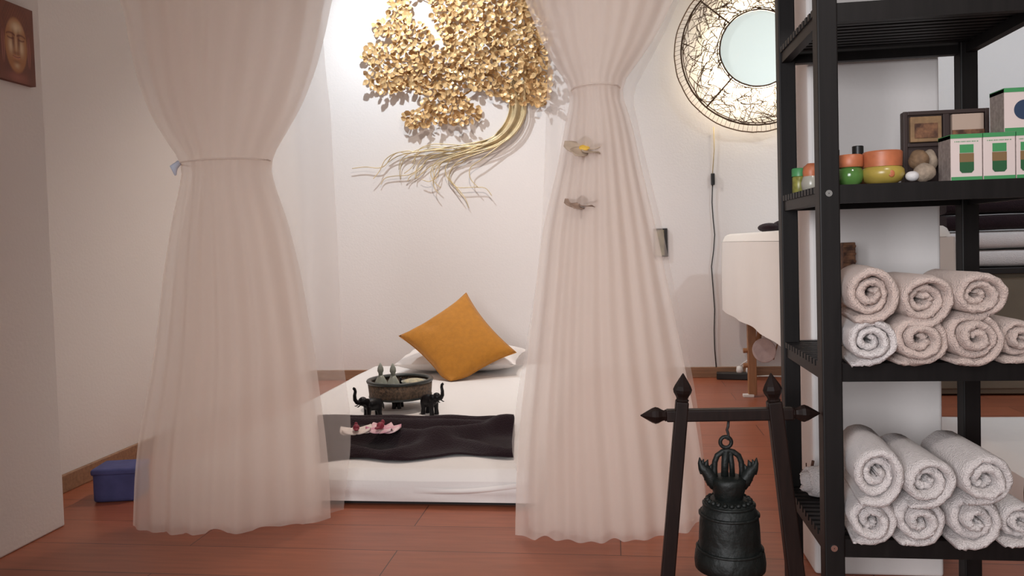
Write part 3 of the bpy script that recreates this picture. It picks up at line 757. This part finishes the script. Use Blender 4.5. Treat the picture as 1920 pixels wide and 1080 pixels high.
# ------------------------------------------------------------------ poster on the left wall
def poster():
    br, tr = onx(66, 163, LX+0.018), onx(58, -40, LX+0.018)
    y1 = (br.y+tr.y)/2; z0 = br.z
    wd = 2.05*(y1 - onx(20, 80, LX).y); ye = onx(22, 76, LX)
    ht = (ye.z - z0)/0.545
    t = thing('canvas_print', 'red-brown canvas print of a serene golden statue face on the left wall', 'picture', (LX, y1, z0))
    MB().box(0, 0.018, -wd, 0, 0, ht).build('canvas', 'canvas_edge', t)
    NX, NY = 110, 150
    mb = MB(); mb.grid(lambda u, v: Vector((0.0188, -wd*(1-u), ht*v)), NX, NY)
    m = bpy.data.materials.new('face_print'); m.use_nodes = True
    p = m.node_tree.nodes['Principled BSDF']; p.inputs['Roughness'].default_value = 0.6
    at = m.node_tree.nodes.new('ShaderNodeVertexColor'); at.layer_name = 'print'
    m.node_tree.links.new(at.outputs['Color'], p.inputs['Base Color'])
    o = mb.build('print', m, t)
    ca = o.data.color_attributes.new('print', 'FLOAT_COLOR', 'POINT')
    def mixc(a, b, k): k = max(0, min(1, k)); return tuple(lerp(x, y, k) for x, y in zip(a, b))
    def g(x, y, cx, cy, sx, sy): return math.exp(-((x-cx)/sx)**2 - ((y-cy)/sy)**2)
    def col(u, v):
        # u to the right, v up; face centred at (0.52, 0.50)
        c = mixc((0.13,0.030,0.020), (0.20,0.055,0.030), 0.5+0.5*noise.noise(Vector((u*5, v*5, 0))))
        x, y = (u-0.50), (v-0.50)
        hair = g(x, y, 0, 0.30, 0.34, 0.22)
        c = mixc(c, (0.24,0.07,0.03), hair*1.3)
        if hair > 0.35: c = mixc(c, (0.10,0.02,0.015), 0.5*(0.5+0.5*math.sin(u*95)*math.sin(v*80)))
        fx = (x/0.30)**2 + ((y+0.03)/0.36)**2
        face = max(0, min(1, (1.06-fx)*5))
        skin = (0.42,0.17,0.055)
        lit = 0.9*g(x,y,0.02,0.20,0.15,0.07) + 0.8*g(x,y,0.14,-0.05,0.07,0.10) + 0.8*g(x,y,-0.14,-0.05,0.07,0.10) + 0.6*g(x,y,0.0,-0.02,0.025,0.12) + 0.5*g(x,y,0,-0.29,0.08,0.04)
        f = mixc(skin, (0.80,0.62,0.40), lit)
        shade = 0.9*g(x,y,0.075,0.02,0.03,0.12)+0.9*g(x,y,-0.075,0.02,0.03,0.12)+0.6*g(x,y,0,-0.13,0.09,0.025)+0.5*g(x,y,0,-0.24,0.10,0.02)
        for s in (-1, 1):
            e = x*s-0.14
            shade += 0.95*math.exp(-((y-0.115+1.6*e*e)/0.012)**2)*(abs(e) < 0.12)
            shade += 0.95*math.exp(-((y-0.045-1.5*e*e)/0.010)**2)*(abs(e) < 0.09)
        f = mixc(f, (0.16,0.04,0.02), shade)
        mo = math.exp(-((y+0.185-1.0*x*x)/0.020)**2)*(abs(x) < 0.095); f = mixc(f, (0.58,0.24,0.14), mo)
        ml = math.exp(-((y+0.183-1.4*x*x)/0.005)**2)*(abs(x) < 0.10); f = mixc(f, (0.12,0.03,0.02), ml)
        c = mixc(c, f, face)
        for s in (-1, 1):   # long ears
            ex = (x*s-0.345)/0.045; ey = (y+0.08)/0.24
            ear = max(0, min(1, (1-ex*ex-ey*ey)*3)); c = mixc(c, (0.40,0.14,0.09), ear*0.8); c = mixc(c, (0.14,0.03,0.02), 0.8*math.exp(-((ex)/0.35)**2)*(ear > 0))
        neck = g(x,y,0,-0.44,0.25,0.06); c = mixc(c, (0.36,0.11,0.07), neck*0.8)
        return c
    for j in range(NY+1):
        for i in range(NX+1):
            ca.data[j*(NX+1)+i].color = (*col(i/NX, j/NY), 1)
poster()

# ------------------------------------------------------------------ black rack
YF, DEP, PW = 1.58, 0.385, 0.038
YB = YF + DEP
rx0 = ony(1540, 560, YF).x; rx1 = ony(1838, 560, YB-PW).x
zs = [ony(1571, 381, YF).z, ony(1580, 717, YF).z, ony(1586, 1047, YF).z]   # lower edges of the front rails
gap = zs[0]-zs[1]
shelf_z = [zs[0]+gap, zs[0], zs[1], zs[2]]
RAIL = 0.036
rack = thing('storage_rack', 'tall black-brown wooden slatted rack holding rolled towels and jars', 'rack', (rx0, YF, 0))
RW = rx1-rx0
top = shelf_z[0]+RAIL+0.30
post_me = MB().box(0, PW, 0, PW, 0, top).mesh('post', 'rack')
for px, py in ((0, 0), (RW-PW, 0), (0, DEP-PW), (RW-PW, DEP-PW)):
    o = bpy.data.objects.new('post', post_me); C.objects.link(o); o.parent = rack; o.location = (px, py, 0)
    md = o.modifiers.new('bevel', 'BEVEL'); md.width = 0.0025; md.segments = 2
SL = 0.013   # slat thickness
fr_me = MB().box(PW, RW-PW, 0.006, 0.026, 0, RAIL).mesh('front_rail', 'rack')
sr_me = MB().box(0.006, 0.026, PW, DEP-PW, 0, RAIL-SL).mesh('side_rail', 'rack')
NS = 12
pitch = (DEP-2*PW)/NS
slat_me = MB().box(0.002, RW-0.002, 0.003, pitch-0.008, 0, SL).mesh('slat', 'rack')
bolt_me = MB().lathe([(0.0035,-0.003),(0.0065,-0.003),(0.0065,0.001),(0.001,0.001)], 16, caps=False).mesh('bolt', 'steel')
for z in shelf_z + [shelf_z[0]+RAIL+0.262]:
    for yy in (0, DEP-0.032):
        o = bpy.data.objects.new('front_rail', fr_me); C.objects.link(o); o.parent = rack; o.location = (0, yy, z)
    for xx in (0, RW-0.032):
        o = bpy.data.objects.new('side_rail', sr_me); C.objects.link(o); o.parent = rack; o.location = (xx, 0, z)
    for k in range(NS):
        o = bpy.data.objects.new('slat', slat_me); C.objects.link(o); o.parent = rack; o.location = (0, PW+pitch*k, z+RAIL-SL)
    if z not in (shelf_z[1], shelf_z[3]): continue
    b = bpy.data.objects.new('bolt', bolt_me); C.objects.link(b); b.parent = rack
    b.location = (PW*0.45, -0.0005, z+RAIL*0.55); b.rotation_euler = (PI/2, 0, 0)
tops = [z+RAIL for z in shelf_z]

# rolled towels
def towel_roll_mesh(seed, R, L, turns, ex, tail, mname):
    rnd = random.Random(seed)
    b = R/(turns+0.35); w = b*0.485
    n = int(turns*30); pathp = []
    end = -PI/2 - 0.25
    for i in range(n+1):
        t = 2*PI*turns*i/n; r = b*(0.30 + t/(2*PI)); th = end + 2*PI*turns - t
        wob = 1 + 0.035*math.sin(2.1*th+seed) + 0.02*math.sin(3.3*th+seed*2)
        pathp.append((r*wob*math.cos(th)*ex, r*wob*math.sin(th)/ex))
    d = Vector((pathp[-1][0]-pathp[-3][0], pathp[-1][1]-pathp[-3][1])).normalized()
    d = (d + Vector((-0.25, -0.12))).normalized()
    for i in range(1, 7): pathp.append((pathp[n][0]+d.x*tail*i/6, pathp[n][1]+d.y*tail*i/6))
    loop = [(0.0,-0.75),(-0.004,-0.35),(-0.005,0.0),(-0.004,0.35),(0.0,0.75),(0.009,1.0),(L*0.33,1.0),(L*0.66,1.0),(L-0.009,1.0),(L,0.4),(L,-0.4),(L-0.009,-1.0),(L*0.5,-1.0),(0.009,-1.0)]
    vs = []; m = len(pathp); nl = len(loop)
    for i, (x, z) in enumerate(pathp):
        a, c = pathp[max(0,i-1)], pathp[min(m-1,i+1)]
        tx, tz = c[0]-a[0], c[1]-a[1]; ll = math.hypot(tx, tz) or 1; nx, nz = tz/ll, -tx/ll
        ww = w*(1 if i > 2 else 0.5)*(1 if i < m-3 else 0.6)
        tele = 0.010*math.sin(i/n*6+seed) + 0.0015*rnd.gauss(0, 1)
        for (y, k) in loop:
            j = rnd.gauss(0, 0.0009)
            vs.append(Vector((x+nx*(k*ww+j), y + (tele if y < L*0.5 else 0) + rnd.gauss(0, 0.0006), z+nz*(k*ww+j))))
    fs = [(i*nl+k, i*nl+(k+1) % nl, (i+1)*nl+(k+1) % nl, (i+1)*nl+k) for i in range(m-1) for k in range(nl)]
    fs.append(tuple(range(nl))[::-1]); fs.append(tuple((m-1)*nl+k for k in range(nl)))
    return MB().add(vs, fs).mesh('rolled_towel', mname, True)
def towel(px, py, rpx, lb, mname, seed, yfront, ex=1.0, turns=2.6, rz=0.0, zmin=None, grp='rolled towels on the rack'):
    c = ony(px, py, yfront); k = (ony(px+50, py, yfront)-c).length/50
    R = rpx*k
    me = towel_roll_mesh(seed, R, 0.20, turns, ex, 0.018 if zmin is None else 0.022, mname)
    o = bpy.data.objects.new('rolled_towel', me); C.objects.link(o)
    z = c.z
    if zmin is not None: z = zmin - min(v.co.z for v in me.vertices) + 0.0005
    o.location = (c.x, yfront, z); o.rotation_euler = (0, 0, math.radians(rz))
    tag(o, lb, 'towel', grp)
yA = YF-0.06
s3, s4 = tops[2], tops[3]
G3, G4 = 'rolled towels on the middle shelf', 'rolled towels on the bottom shelf'
towel(1632, 645, 47, 'whitest rolled towel, lower left corner of the middle shelf pile', 'towel_w', 1, yA, 1.0, 2.6, -7, zmin=s3, grp=G3)
towel(1725, 652, 53, 'beige rolled towel, second from left in the lower row of the middle shelf', 'towel', 2, yA, 1.04, 2.6, zmin=s3, grp=G3)
towel(1830, 648, 55, 'beige rolled towel, third from left in the lower row of the middle shelf', 'towel', 3, yA, 1.03, 2.8, zmin=s3, grp=G3)
towel(1913, 640, 41, 'beige rolled towel cut by the right photo edge, middle shelf', 'towel', 4, yA+0.04, 1.0, 2.5, zmin=s3, grp=G3)
towel(1633, 551, 51, 'beige rolled towel, left of the three on top in the middle shelf', 'towel', 5, yA, 0.98, 2.5, -7, grp=G3)
towel(1733, 562, 51, 'beige rolled towel, centre of the three on top in the middle shelf', 'towel', 6, yA, 1.02, 2.7, grp=G3)
towel(1834, 553, 50, 'beige rolled towel, right of the three on top in the middle shelf', 'towel', 7, yA, 1.05, 2.6, grp=G3)
towel(1634, 990, 47, 'white rolled towel, leftmost in the lower row of the bottom shelf', 'towel_w', 8, yA+0.02, 0.95, 2.3, -7, zmin=s4, grp=G4)
towel(1724, 992, 50, 'white rolled towel, second from left in the lower row of the bottom shelf', 'towel_w', 9, yA+0.02, 1.0, 2.3, zmin=s4, grp=G4)
towel(1828, 982, 51, 'white rolled towel, third from left in the lower row of the bottom shelf', 'towel_w', 10, yA+0.02, 1.0, 2.3, zmin=s4, grp=G4)
towel(1912, 985, 40, 'white rolled towel cut by the right photo edge, bottom shelf', 'towel_w', 11, yA+0.04, 1.0, 2.3, zmin=s4, grp=G4)
towel(1643, 890, 52, 'white rolled towel, left of the three on top in the bottom shelf', 'towel_w', 12, yA, 0.92, 2.5, -6, grp=G4)
towel(1739, 903, 50, 'white rolled towel, centre of the three on top in the bottom shelf', 'towel_w', 13, yA, 1.0, 2.4, grp=G4)
towel(1847, 899, 53, 'white rolled towel, right of the three on top in the bottom shelf', 'towel_w', 14, yA, 1.0, 2.4, grp=G4)

me = towel_roll_mesh(21, 0.034, 0.20, 2.4, 1.0, 0.012, 'towel_w')
o = bpy.data.objects.new('rolled_towel', me); C.objects.link(o)
q = ony(1513, 940, YB-0.12)
o.location = (q.x, YB-0.12, s4 - min(v.co.z for v in me.vertices) + 0.0005); o.rotation_euler = (0, 0, -PI/2)
tag(o, 'white rolled towel lying crosswise at the rear of the bottom shelf, end facing left', 'towel', G4)

# things on the jar shelf
zt = tops[1] + 0.0005
def jar(name, lb, px, y, prof_body, mbody, prof_lid, mlid, cat='jar', extra=None, n=28):
    x = ony(px, 330, y).x
    t = thing(name, lb, cat, (x, y, zt))
    smooth_angle(MB().lathe(prof_body, n).build('body', mbody, t), 40)
    smooth_angle(MB().lathe(prof_lid, n).build('lid', mlid, t), 40)
    if extra: extra(t)
jar('balm_jar', 'small olive balm jar with a green cap, far left on the jar shelf', 1498, YB-0.055, [(0.013,0),(0.0155,0.003),(0.0155,0.040),(0.013,0.043)], 'olive_balm', [(0.0165,0.043),(0.0165,0.060),(0.015,0.062)], 'green_cap')
jar('ceramic_jar', 'small grey jar with a brown lid beside the green-capped jar', 1521, YB-0.085, [(0.012,0),(0.021,0.010),(0.023,0.025),(0.018,0.040)], 'clear_jar', [(0.018,0.040),(0.019,0.050),(0.017,0.062),(0.008,0.070)], 'orange_lid')
jar('oil_bottle', 'amber oil bottle with a black cap behind the rack post', 1566, YF+0.17, [(0.017,0),(0.018,0.004),(0.018,0.052),(0.009,0.064)], 'amber', [(0.0095,0.064),(0.0095,0.084),(0.008,0.085)], 'black_plastic', 'bottle')
jar('oil_bottle', 'amber oil bottle with a black cap behind the yellow jar', 1609, YF+0.16, [(0.018,0),(0.019,0.004),(0.019,0.058),(0.009,0.070)], 'amber', [(0.0115,0.070),(0.0115,0.089),(0.010,0.090)], 'black_plastic', 'bottle')
jar('glazed_jar', 'glossy green round jar with an orange-brown lid on the jar shelf', 1594, YF+0.055, [(0.015,0),(0.022,0.006),(0.0255,0.018),(0.024,0.030),(0.019,0.036)], 'green_glaze', [(0.023,0.036),(0.0245,0.039),(0.0245,0.058),(0.022,0.061)], 'orange_lid')
def dot(t): MB().ell((0.004,-0.0385,0.018),(0.006,0.002,0.007)).build('emblem', 'orange_lid', t, smooth=True)
jar('glazed_jar', 'squat yellow glazed jar with an orange lid on the jar shelf', 1655, YF+0.05, [(0.024,0),(0.034,0.006),(0.0405,0.018),(0.039,0.028),(0.034,0.034)], 'yellow_glaze', [(0.0355,0.034),(0.037,0.062),(0.034,0.065)], 'orange_lid', extra=dot)

# dark display box with two soaps
x0, x1 = ony(1695, 300, YF+0.13).x, ony(1856, 300, YF+0.13).x
zb1 = ony(1770, 206, YF+0.13).z
t = thing('display_box', 'dark upright display box with two framed compartments behind the cartons', 'box', (x0, YF+0.13, zt))
w, h = x1-x0, zb1-zt
MB().box(0, w, 0.006, 0.022, 0, h).build('back', 'dark_box', t, bevel=0.003)
for a, b, c, d in ((0, 0.008, 0, h), (w-0.008, w, 0, h), (w/2-0.006, w/2+0.006, 0.008, h-0.008)):
    MB().box(a, b, 0, 0.006, c, d).build('stile', 'dark_box', t, bevel=0.001)
for c, d in ((0, 0.008), (h-0.008, h), (h*0.52, h*0.57)):
    MB().box(0.008, w-0.008, 0.0, 0.006, c, d).build('rail', 'dark_box', t, bevel=0.001)
MB().box(0.012, w/2-0.010, -0.004, 0.006, h*0.58, h-0.012).build('soap', 'kraft', t, bevel=0.002)
MB().box(0.020, w/2-0.018, -0.0055, -0.003, h*0.63, h-0.026).build('soap_label', 'rust', t, bevel=0.001)
MB().box(w/2+0.010, w-0.012, -0.004, 0.006, h*0.60, h-0.010).build('soap', 'kraft_pale', t, bevel=0.002)
MB().box(w/2+0.010, w-0.012, -0.0055, -0.003, h*0.60, h*0.72).build('soap_label', 'rust', t)
# stones
def stone(px, py, y, r, m, lb, seed):
    q = ony(px, py, y)
    mb = MB().ell((0,0,0), r, 16, 10)
    for v in mb.v: v *= 1 + 0.14*noise.noise(v*60 + Vector((seed, 0, 0)))
    zmin = min(v.z for v in mb.v)
    o = mb.build('pebble', m, None, smooth=True); z = max(q.z, zt - zmin); o.location = (q.x, y, z)
    tag(o, lb, 'stone', 'stones on the jar shelf')
stone(1733, 326, YF+0.035, (0.021,0.016,0.019), 'stone', 'pale round stone in front of the dark display box', 1)
stone(1722, 300, YF+0.075, (0.019,0.018,0.022), 'stone_b', 'brown stone leaning behind the pale round stone', 2)
stone(1742, 302, YF+0.100, (0.016,0.014,0.024), 'stone', 'pale stone tucked against the carton side', 3)
stone(1711, 330, YF+0.028, (0.013,0.010,0.010), 'stone_w', 'small white stone at the front rim next to the yellow jar', 4)
# cartons
def carton(px0, px1, py_top, y, z, lb, jarprint=True, blue=False):
    a, b = ony(px0, 300, y).x, ony(px1, 300, y).x
    h = ony(px0, py_top, y).z - z; w = b-a; dp = 0.058
    t = thing('balm_carton', lb, 'box', (a, y, z), group='balm cartons')
    MB().box(0, w, 0, dp, 0, h).build('carton', 'card', t, bevel=0.001)
    MB().box(-0.0006, 0.0, 0.001, dp-0.001, 0.001, h-0.001).build('side_panel', 'card_side', t)
    MB().box(0.0004, w-0.0004, -0.0006, 0.0, 0.0005, 0.0075).build('bottom_band', 'card_green', t)
    MB().box(-0.0006, w, -0.0007, dp, h-0.0075, h+0.0006).build('top_band', 'card_green', t)
    if jarprint:
        cx, bw = w/2, 0.0125
        p = MB().box(cx-bw, cx+bw, -0.0008, 0, h*0.60, h*0.78).build('printed_cap', 'card_green', t)
        MB().box(cx-bw*1.04, cx+bw*1.04, -0.0008, 0, h*0.40, h*0.59).build('printed_jar', 'card_amber', t)
        mb = MB(); pts = [(-bw*1.04, h*0.40), (-bw*1.04, h*0.22), (-bw*0.7, h*0.165), (bw*0.7, h*0.165), (bw*1.04, h*0.22), (bw*1.04, h*0.40)]
        mb.add([(cx+x, -0.0008, zz) for x, zz in pts], [tuple(range(6))]); mb.build('printed_label', 'card_dkgreen', t)
        mb = MB()
        for i in range(14):
            xx = w*0.12 + i*w*0.055; mb.box(xx, xx+w*(0.03 if i % 3 else 0.018), -0.0007, 0, h*0.835, h*0.855)
        mb.build('lettering', 'card_green', t)['kind'] = 'stuff'
    if blue:
        o = MB().lathe([(0.001,0),(0.019,0),(0.019,0.0008),(0.001,0.0008)], 28, caps=False).build('printed_circle', 'card_blue', t); o.rotation_euler = (PI/2,0,0); o.location = (w*0.62, 0, h*0.5)
    return a, h
a, h = carton(1783, 1842, 253, YF+0.03, zt, 'white and green balm carton with jar print, left of the carton row')
carton(1844, 1904, 250, YF+0.03, zt, 'white and green balm carton with jar print, second in the carton row')
carton(1906, 1948, 247, YF+0.03, zt, 'white and green balm carton at the right photo edge, in the carton row')
carton(1884, 1945, 166, YF+0.034, zt+h+0.0013, 'pale carton with a dark blue circle stacked on the carton row', False, True)

# small carved block behind the towels on the middle shelf
q = ony(1589, 470, YB-0.05); zq = ony(1589, 455, YB-0.05).z
t = thing('carved_block', 'small reddish carved wood block sticking up behind the middle shelf towels', 'ornament', (q.x+0.001, YB-0.05, s3+0.0005))
hh = zq-s3
MB().box(-0.014, 0.014, -0.012, 0.012, 0, hh).build('block', 'rust', t, bevel=0.002)
for i in range(5): MB().box(-0.0145, 0.0145, -0.0145, -0.012, hh-0.012-i*0.018, hh-0.006-i*0.018).build('ridge', 'rust', t, bevel=0.001)

# incense holder behind the bottom towels
q = ony(1514, 897, YB+0.0)
t = thing('incense_holder', 'small dark incense bowl with two sticks at the rear left of the bottom shelf', 'incense holder', (ony(1517, 897, YB-0.055).x, YB-0.055, s4+0.0005))
zz = max(0.04, ony(1517, 899, YB-0.06).z - s4)
MB().lathe([(0.014,0),(0.016,0.004),(0.008,0.012),(0.008,zz-0.012),(0.018,zz-0.004),(0.019,zz)], 18).build('bowl', 'incense', t, smooth=True)
MB().tube([(-0.006,0,zz-0.002),(-0.006,0,zz+0.020)], 0.0014, 6).build('stick', 'incense', t)
MB().tube([(0.005,0,zz-0.002),(0.010,0,zz+0.026)], 0.0034, 8).build('stick', 'incense', t)

# ------------------------------------------------------------------ bell and its stand
def bell_stand():
    Y = 1.60
    P = lambda px, py: ony(px, py, Y)
    base = P(1366, 900); base.z = 0
    t = thing('bell_stand', 'dark wooden bell frame with pointed lotus finials in front of the right curtain', 'bell stand', base)
    L = lambda px, py: P(px, py) - base
    k = (P(1466, 800)-P(1366, 800)).length/100
    def square_beam(a, b, ra, rb, name):
        a, b = Vector(a), Vector(b); d = (b-a).normalized(); s = Vector((0,1,0)); u = d.cross(s).normalized()
        vs = []
        for p, r in ((a, ra), (b, rb)):
            for i, j in ((-1,-1),(1,-1),(1,1),(-1,1)): vs.append(p + u*r*i + s*r*j)
        return MB().add(vs, [(0,1,2,3),(7,6,5,4),(0,4,5,1),(1,5,6,2),(2,6,7,3),(3,7,4,0)]).build(name, 'stand', t, bevel=0.003, weld=True)
    def finial(c, ang, s, name='finial'):
        prof = [(0.30,0),(0.36,0.06),(0.30,0.12),(0.34,0.20),(0.46,0.34),(0.50,0.46),(0.42,0.60),(0.30,0.74),(0.18,0.88),(0.03,1.05)]
        o = MB().lathe([(r*0.058*s*0.66, z*0.056*s) for r, z in prof], 8).build(name, 'stand', t, smooth=False)
        o.location = c; o.rotation_euler = (0, ang, 0); return o
    # posts lean outwards as they go down; feet on the floor
    def post(pxt, pyt, pxb, pyb, wt, wb):
        a, b = L(pxt, pyt), L(pxb, pyb)
        s = (0.035 - a.z)/(b.z - a.z)
        foot = a.lerp(b, s); square_beam(a, foot, wt*k/2, wb*k/2, 'post')
        return a, foot
    a1, f1 = post(1279, 752, 1252, 1080, 25, 27)
    a2, f2 = post(1451, 752, 1492, 1080, 27, 33)
    finial(a1 - Vector((0,0,0.002)), math.radians(3), 1.0); finial(a2 - Vector((0,0,0.002)), math.radians(-5), 1.0)
    b1, b2 = L(1249, 779), L(1487, 775)
    square_beam(b1, b2, 11.5*k, 11.5*k, 'crossbar')
    finial(b1 + Vector((0.002,0,0)), -PI/2, 0.92); finial(b2 - Vector((0.002,0,0)), PI/2, 0.92)
    for f in (f1, f2):
        MB().box(f.x-0.022, f.x+0.022, -0.10, 0.10, 0, 0.036).build('foot', 'stand', t, bevel=0.006)
    square_beam((f1.x, 0, 0.075), (f2.x, 0, 0.075), 0.011, 0.011, 'stretcher')
    hk = [L(1366,788), L(1365,800), L(1363,806), L(1365,812), L(1366,818), L(1364,824), L(1361,821)]
    MB().tube(hk, 0.0028, 6).build('hook', 'frame_black', t, smooth=True)
    # ---- the bell
    bb = P(1369, 1066)
    bt = thing('temple_bell', 'dark bronze temple bell with dragon-head crown hanging in the wooden frame', 'bell', bb)
    z = lambda py: P(1369, py).z - bb.z
    prof_px = [(60,1066),(67,1062),(68,1050),(66,1034),(59,1022),(58,1000),(57,980),(54,960),(48,945),(38,936),(32,933)]
    prof = [(r*k, z(p)) for r, p in prof_px]
    inner = [(r*k*0.88, z(p)-0.004) for r, p in prof_px[::-1]]
    MB().lathe([(0.001, z(933)-0.004)] + [(r*0.999, q) for r, q in inner] + prof + [(0.001, z(932))], 40, caps=False).build('body', 'bell', bt, smooth=True)
    for p_, r_ in ((1026, 62), (962, 55.5), (944, 48)):
        MB().tube([(r_*k*math.cos(2*PI*i/40), r_*k*math.sin(2*PI*i/40), z(p_)) for i in range(40)], 0.0032, 6, True).build('band', 'bell', bt, smooth=True)
    for i in range(20):
        a = 2*PI*i/20
        MB().ell((40*k*math.cos(a), 40*k*math.sin(a), z(937)), (0.006,0.006,0.005), 8, 5).build('boss', 'bell', bt, smooth=True)
    MB().lathe([(24*k, z(938)),(28*k, z(930)),(31*k, z(918)),(33*k, z(906)),(34*k, z(897)),(26*k, z(893)),(0.001, z(892))], 28, caps=False).build('crown', 'bell', bt, smooth=True)
    R = lambda dx, py: Vector((dx*k, 0, z(py)))
    arch = [R(-25,900), R(-26,880), R(-25,866), R(-20,854), R(-10,847), R(0,845), R(10,847), R(20,854), R(25,866), R(26,880), R(25,900)]
    MB().tube(arch, 0.0058, 8).build('arch', 'bell', bt, smooth=True)
    MB().tube([R(-7,896), R(-6,870), R(-4,845)], 0.0075, 8).build('yoke', 'bell', bt, smooth=True)
    MB().tube([R(8,896), R(7,870), R(4,845)], 0.0055, 8).build('yoke', 'bell', bt, smooth=True)
    MB().tube([Vector((-3.5*k + 10.5*k*math.cos(2*PI*i/28), 0, z(829) + 10.5*k*math.sin(2*PI*i/28))) for i in range(28)], 0.0040, 8, True).build('hanging_ring', 'bell', bt, smooth=True)
    for s in (-1, 1):
        mb = MB()
        body = [R(24*s,912), R(31*s,900), R(38*s,888), R(44*s,880), R(50*s,876), R(53*s,868), R(54*s,858)]
        mb.tube(body, [0.012,0.014,0.0125,0.0115,0.0085,0.005,0.001], 10)
        for a, b, c, r in ((R(45*s,884), R(52*s,886), R(56*s,880), 0.0065), (R(42*s,878), R(41*s,868), R(38*s,862), 0.0065), (R(47*s,876), R(48*s,866), R(46*s,861), 0.005),
                           (R(37*s,896), R(44*s,898), R(47*s,891), 0.006), (R(34*s,888), R(33*s,876), R(31*s,870), 0.0055), (R(32*s,906), R(39*s,908), R(42*s,902), 0.0055)):
            mb.tube([a, b, c], [r, r*0.7, 0.0008], 7)
        mb.build('dragon_head', 'bell', bt, smooth=True)
    o = MB().tube([(0,0,z(934)),(0,0,z(1060))], [0.004,0.007], 8).build('clapper', 'bell', bt, smooth=True)
bell_stand()
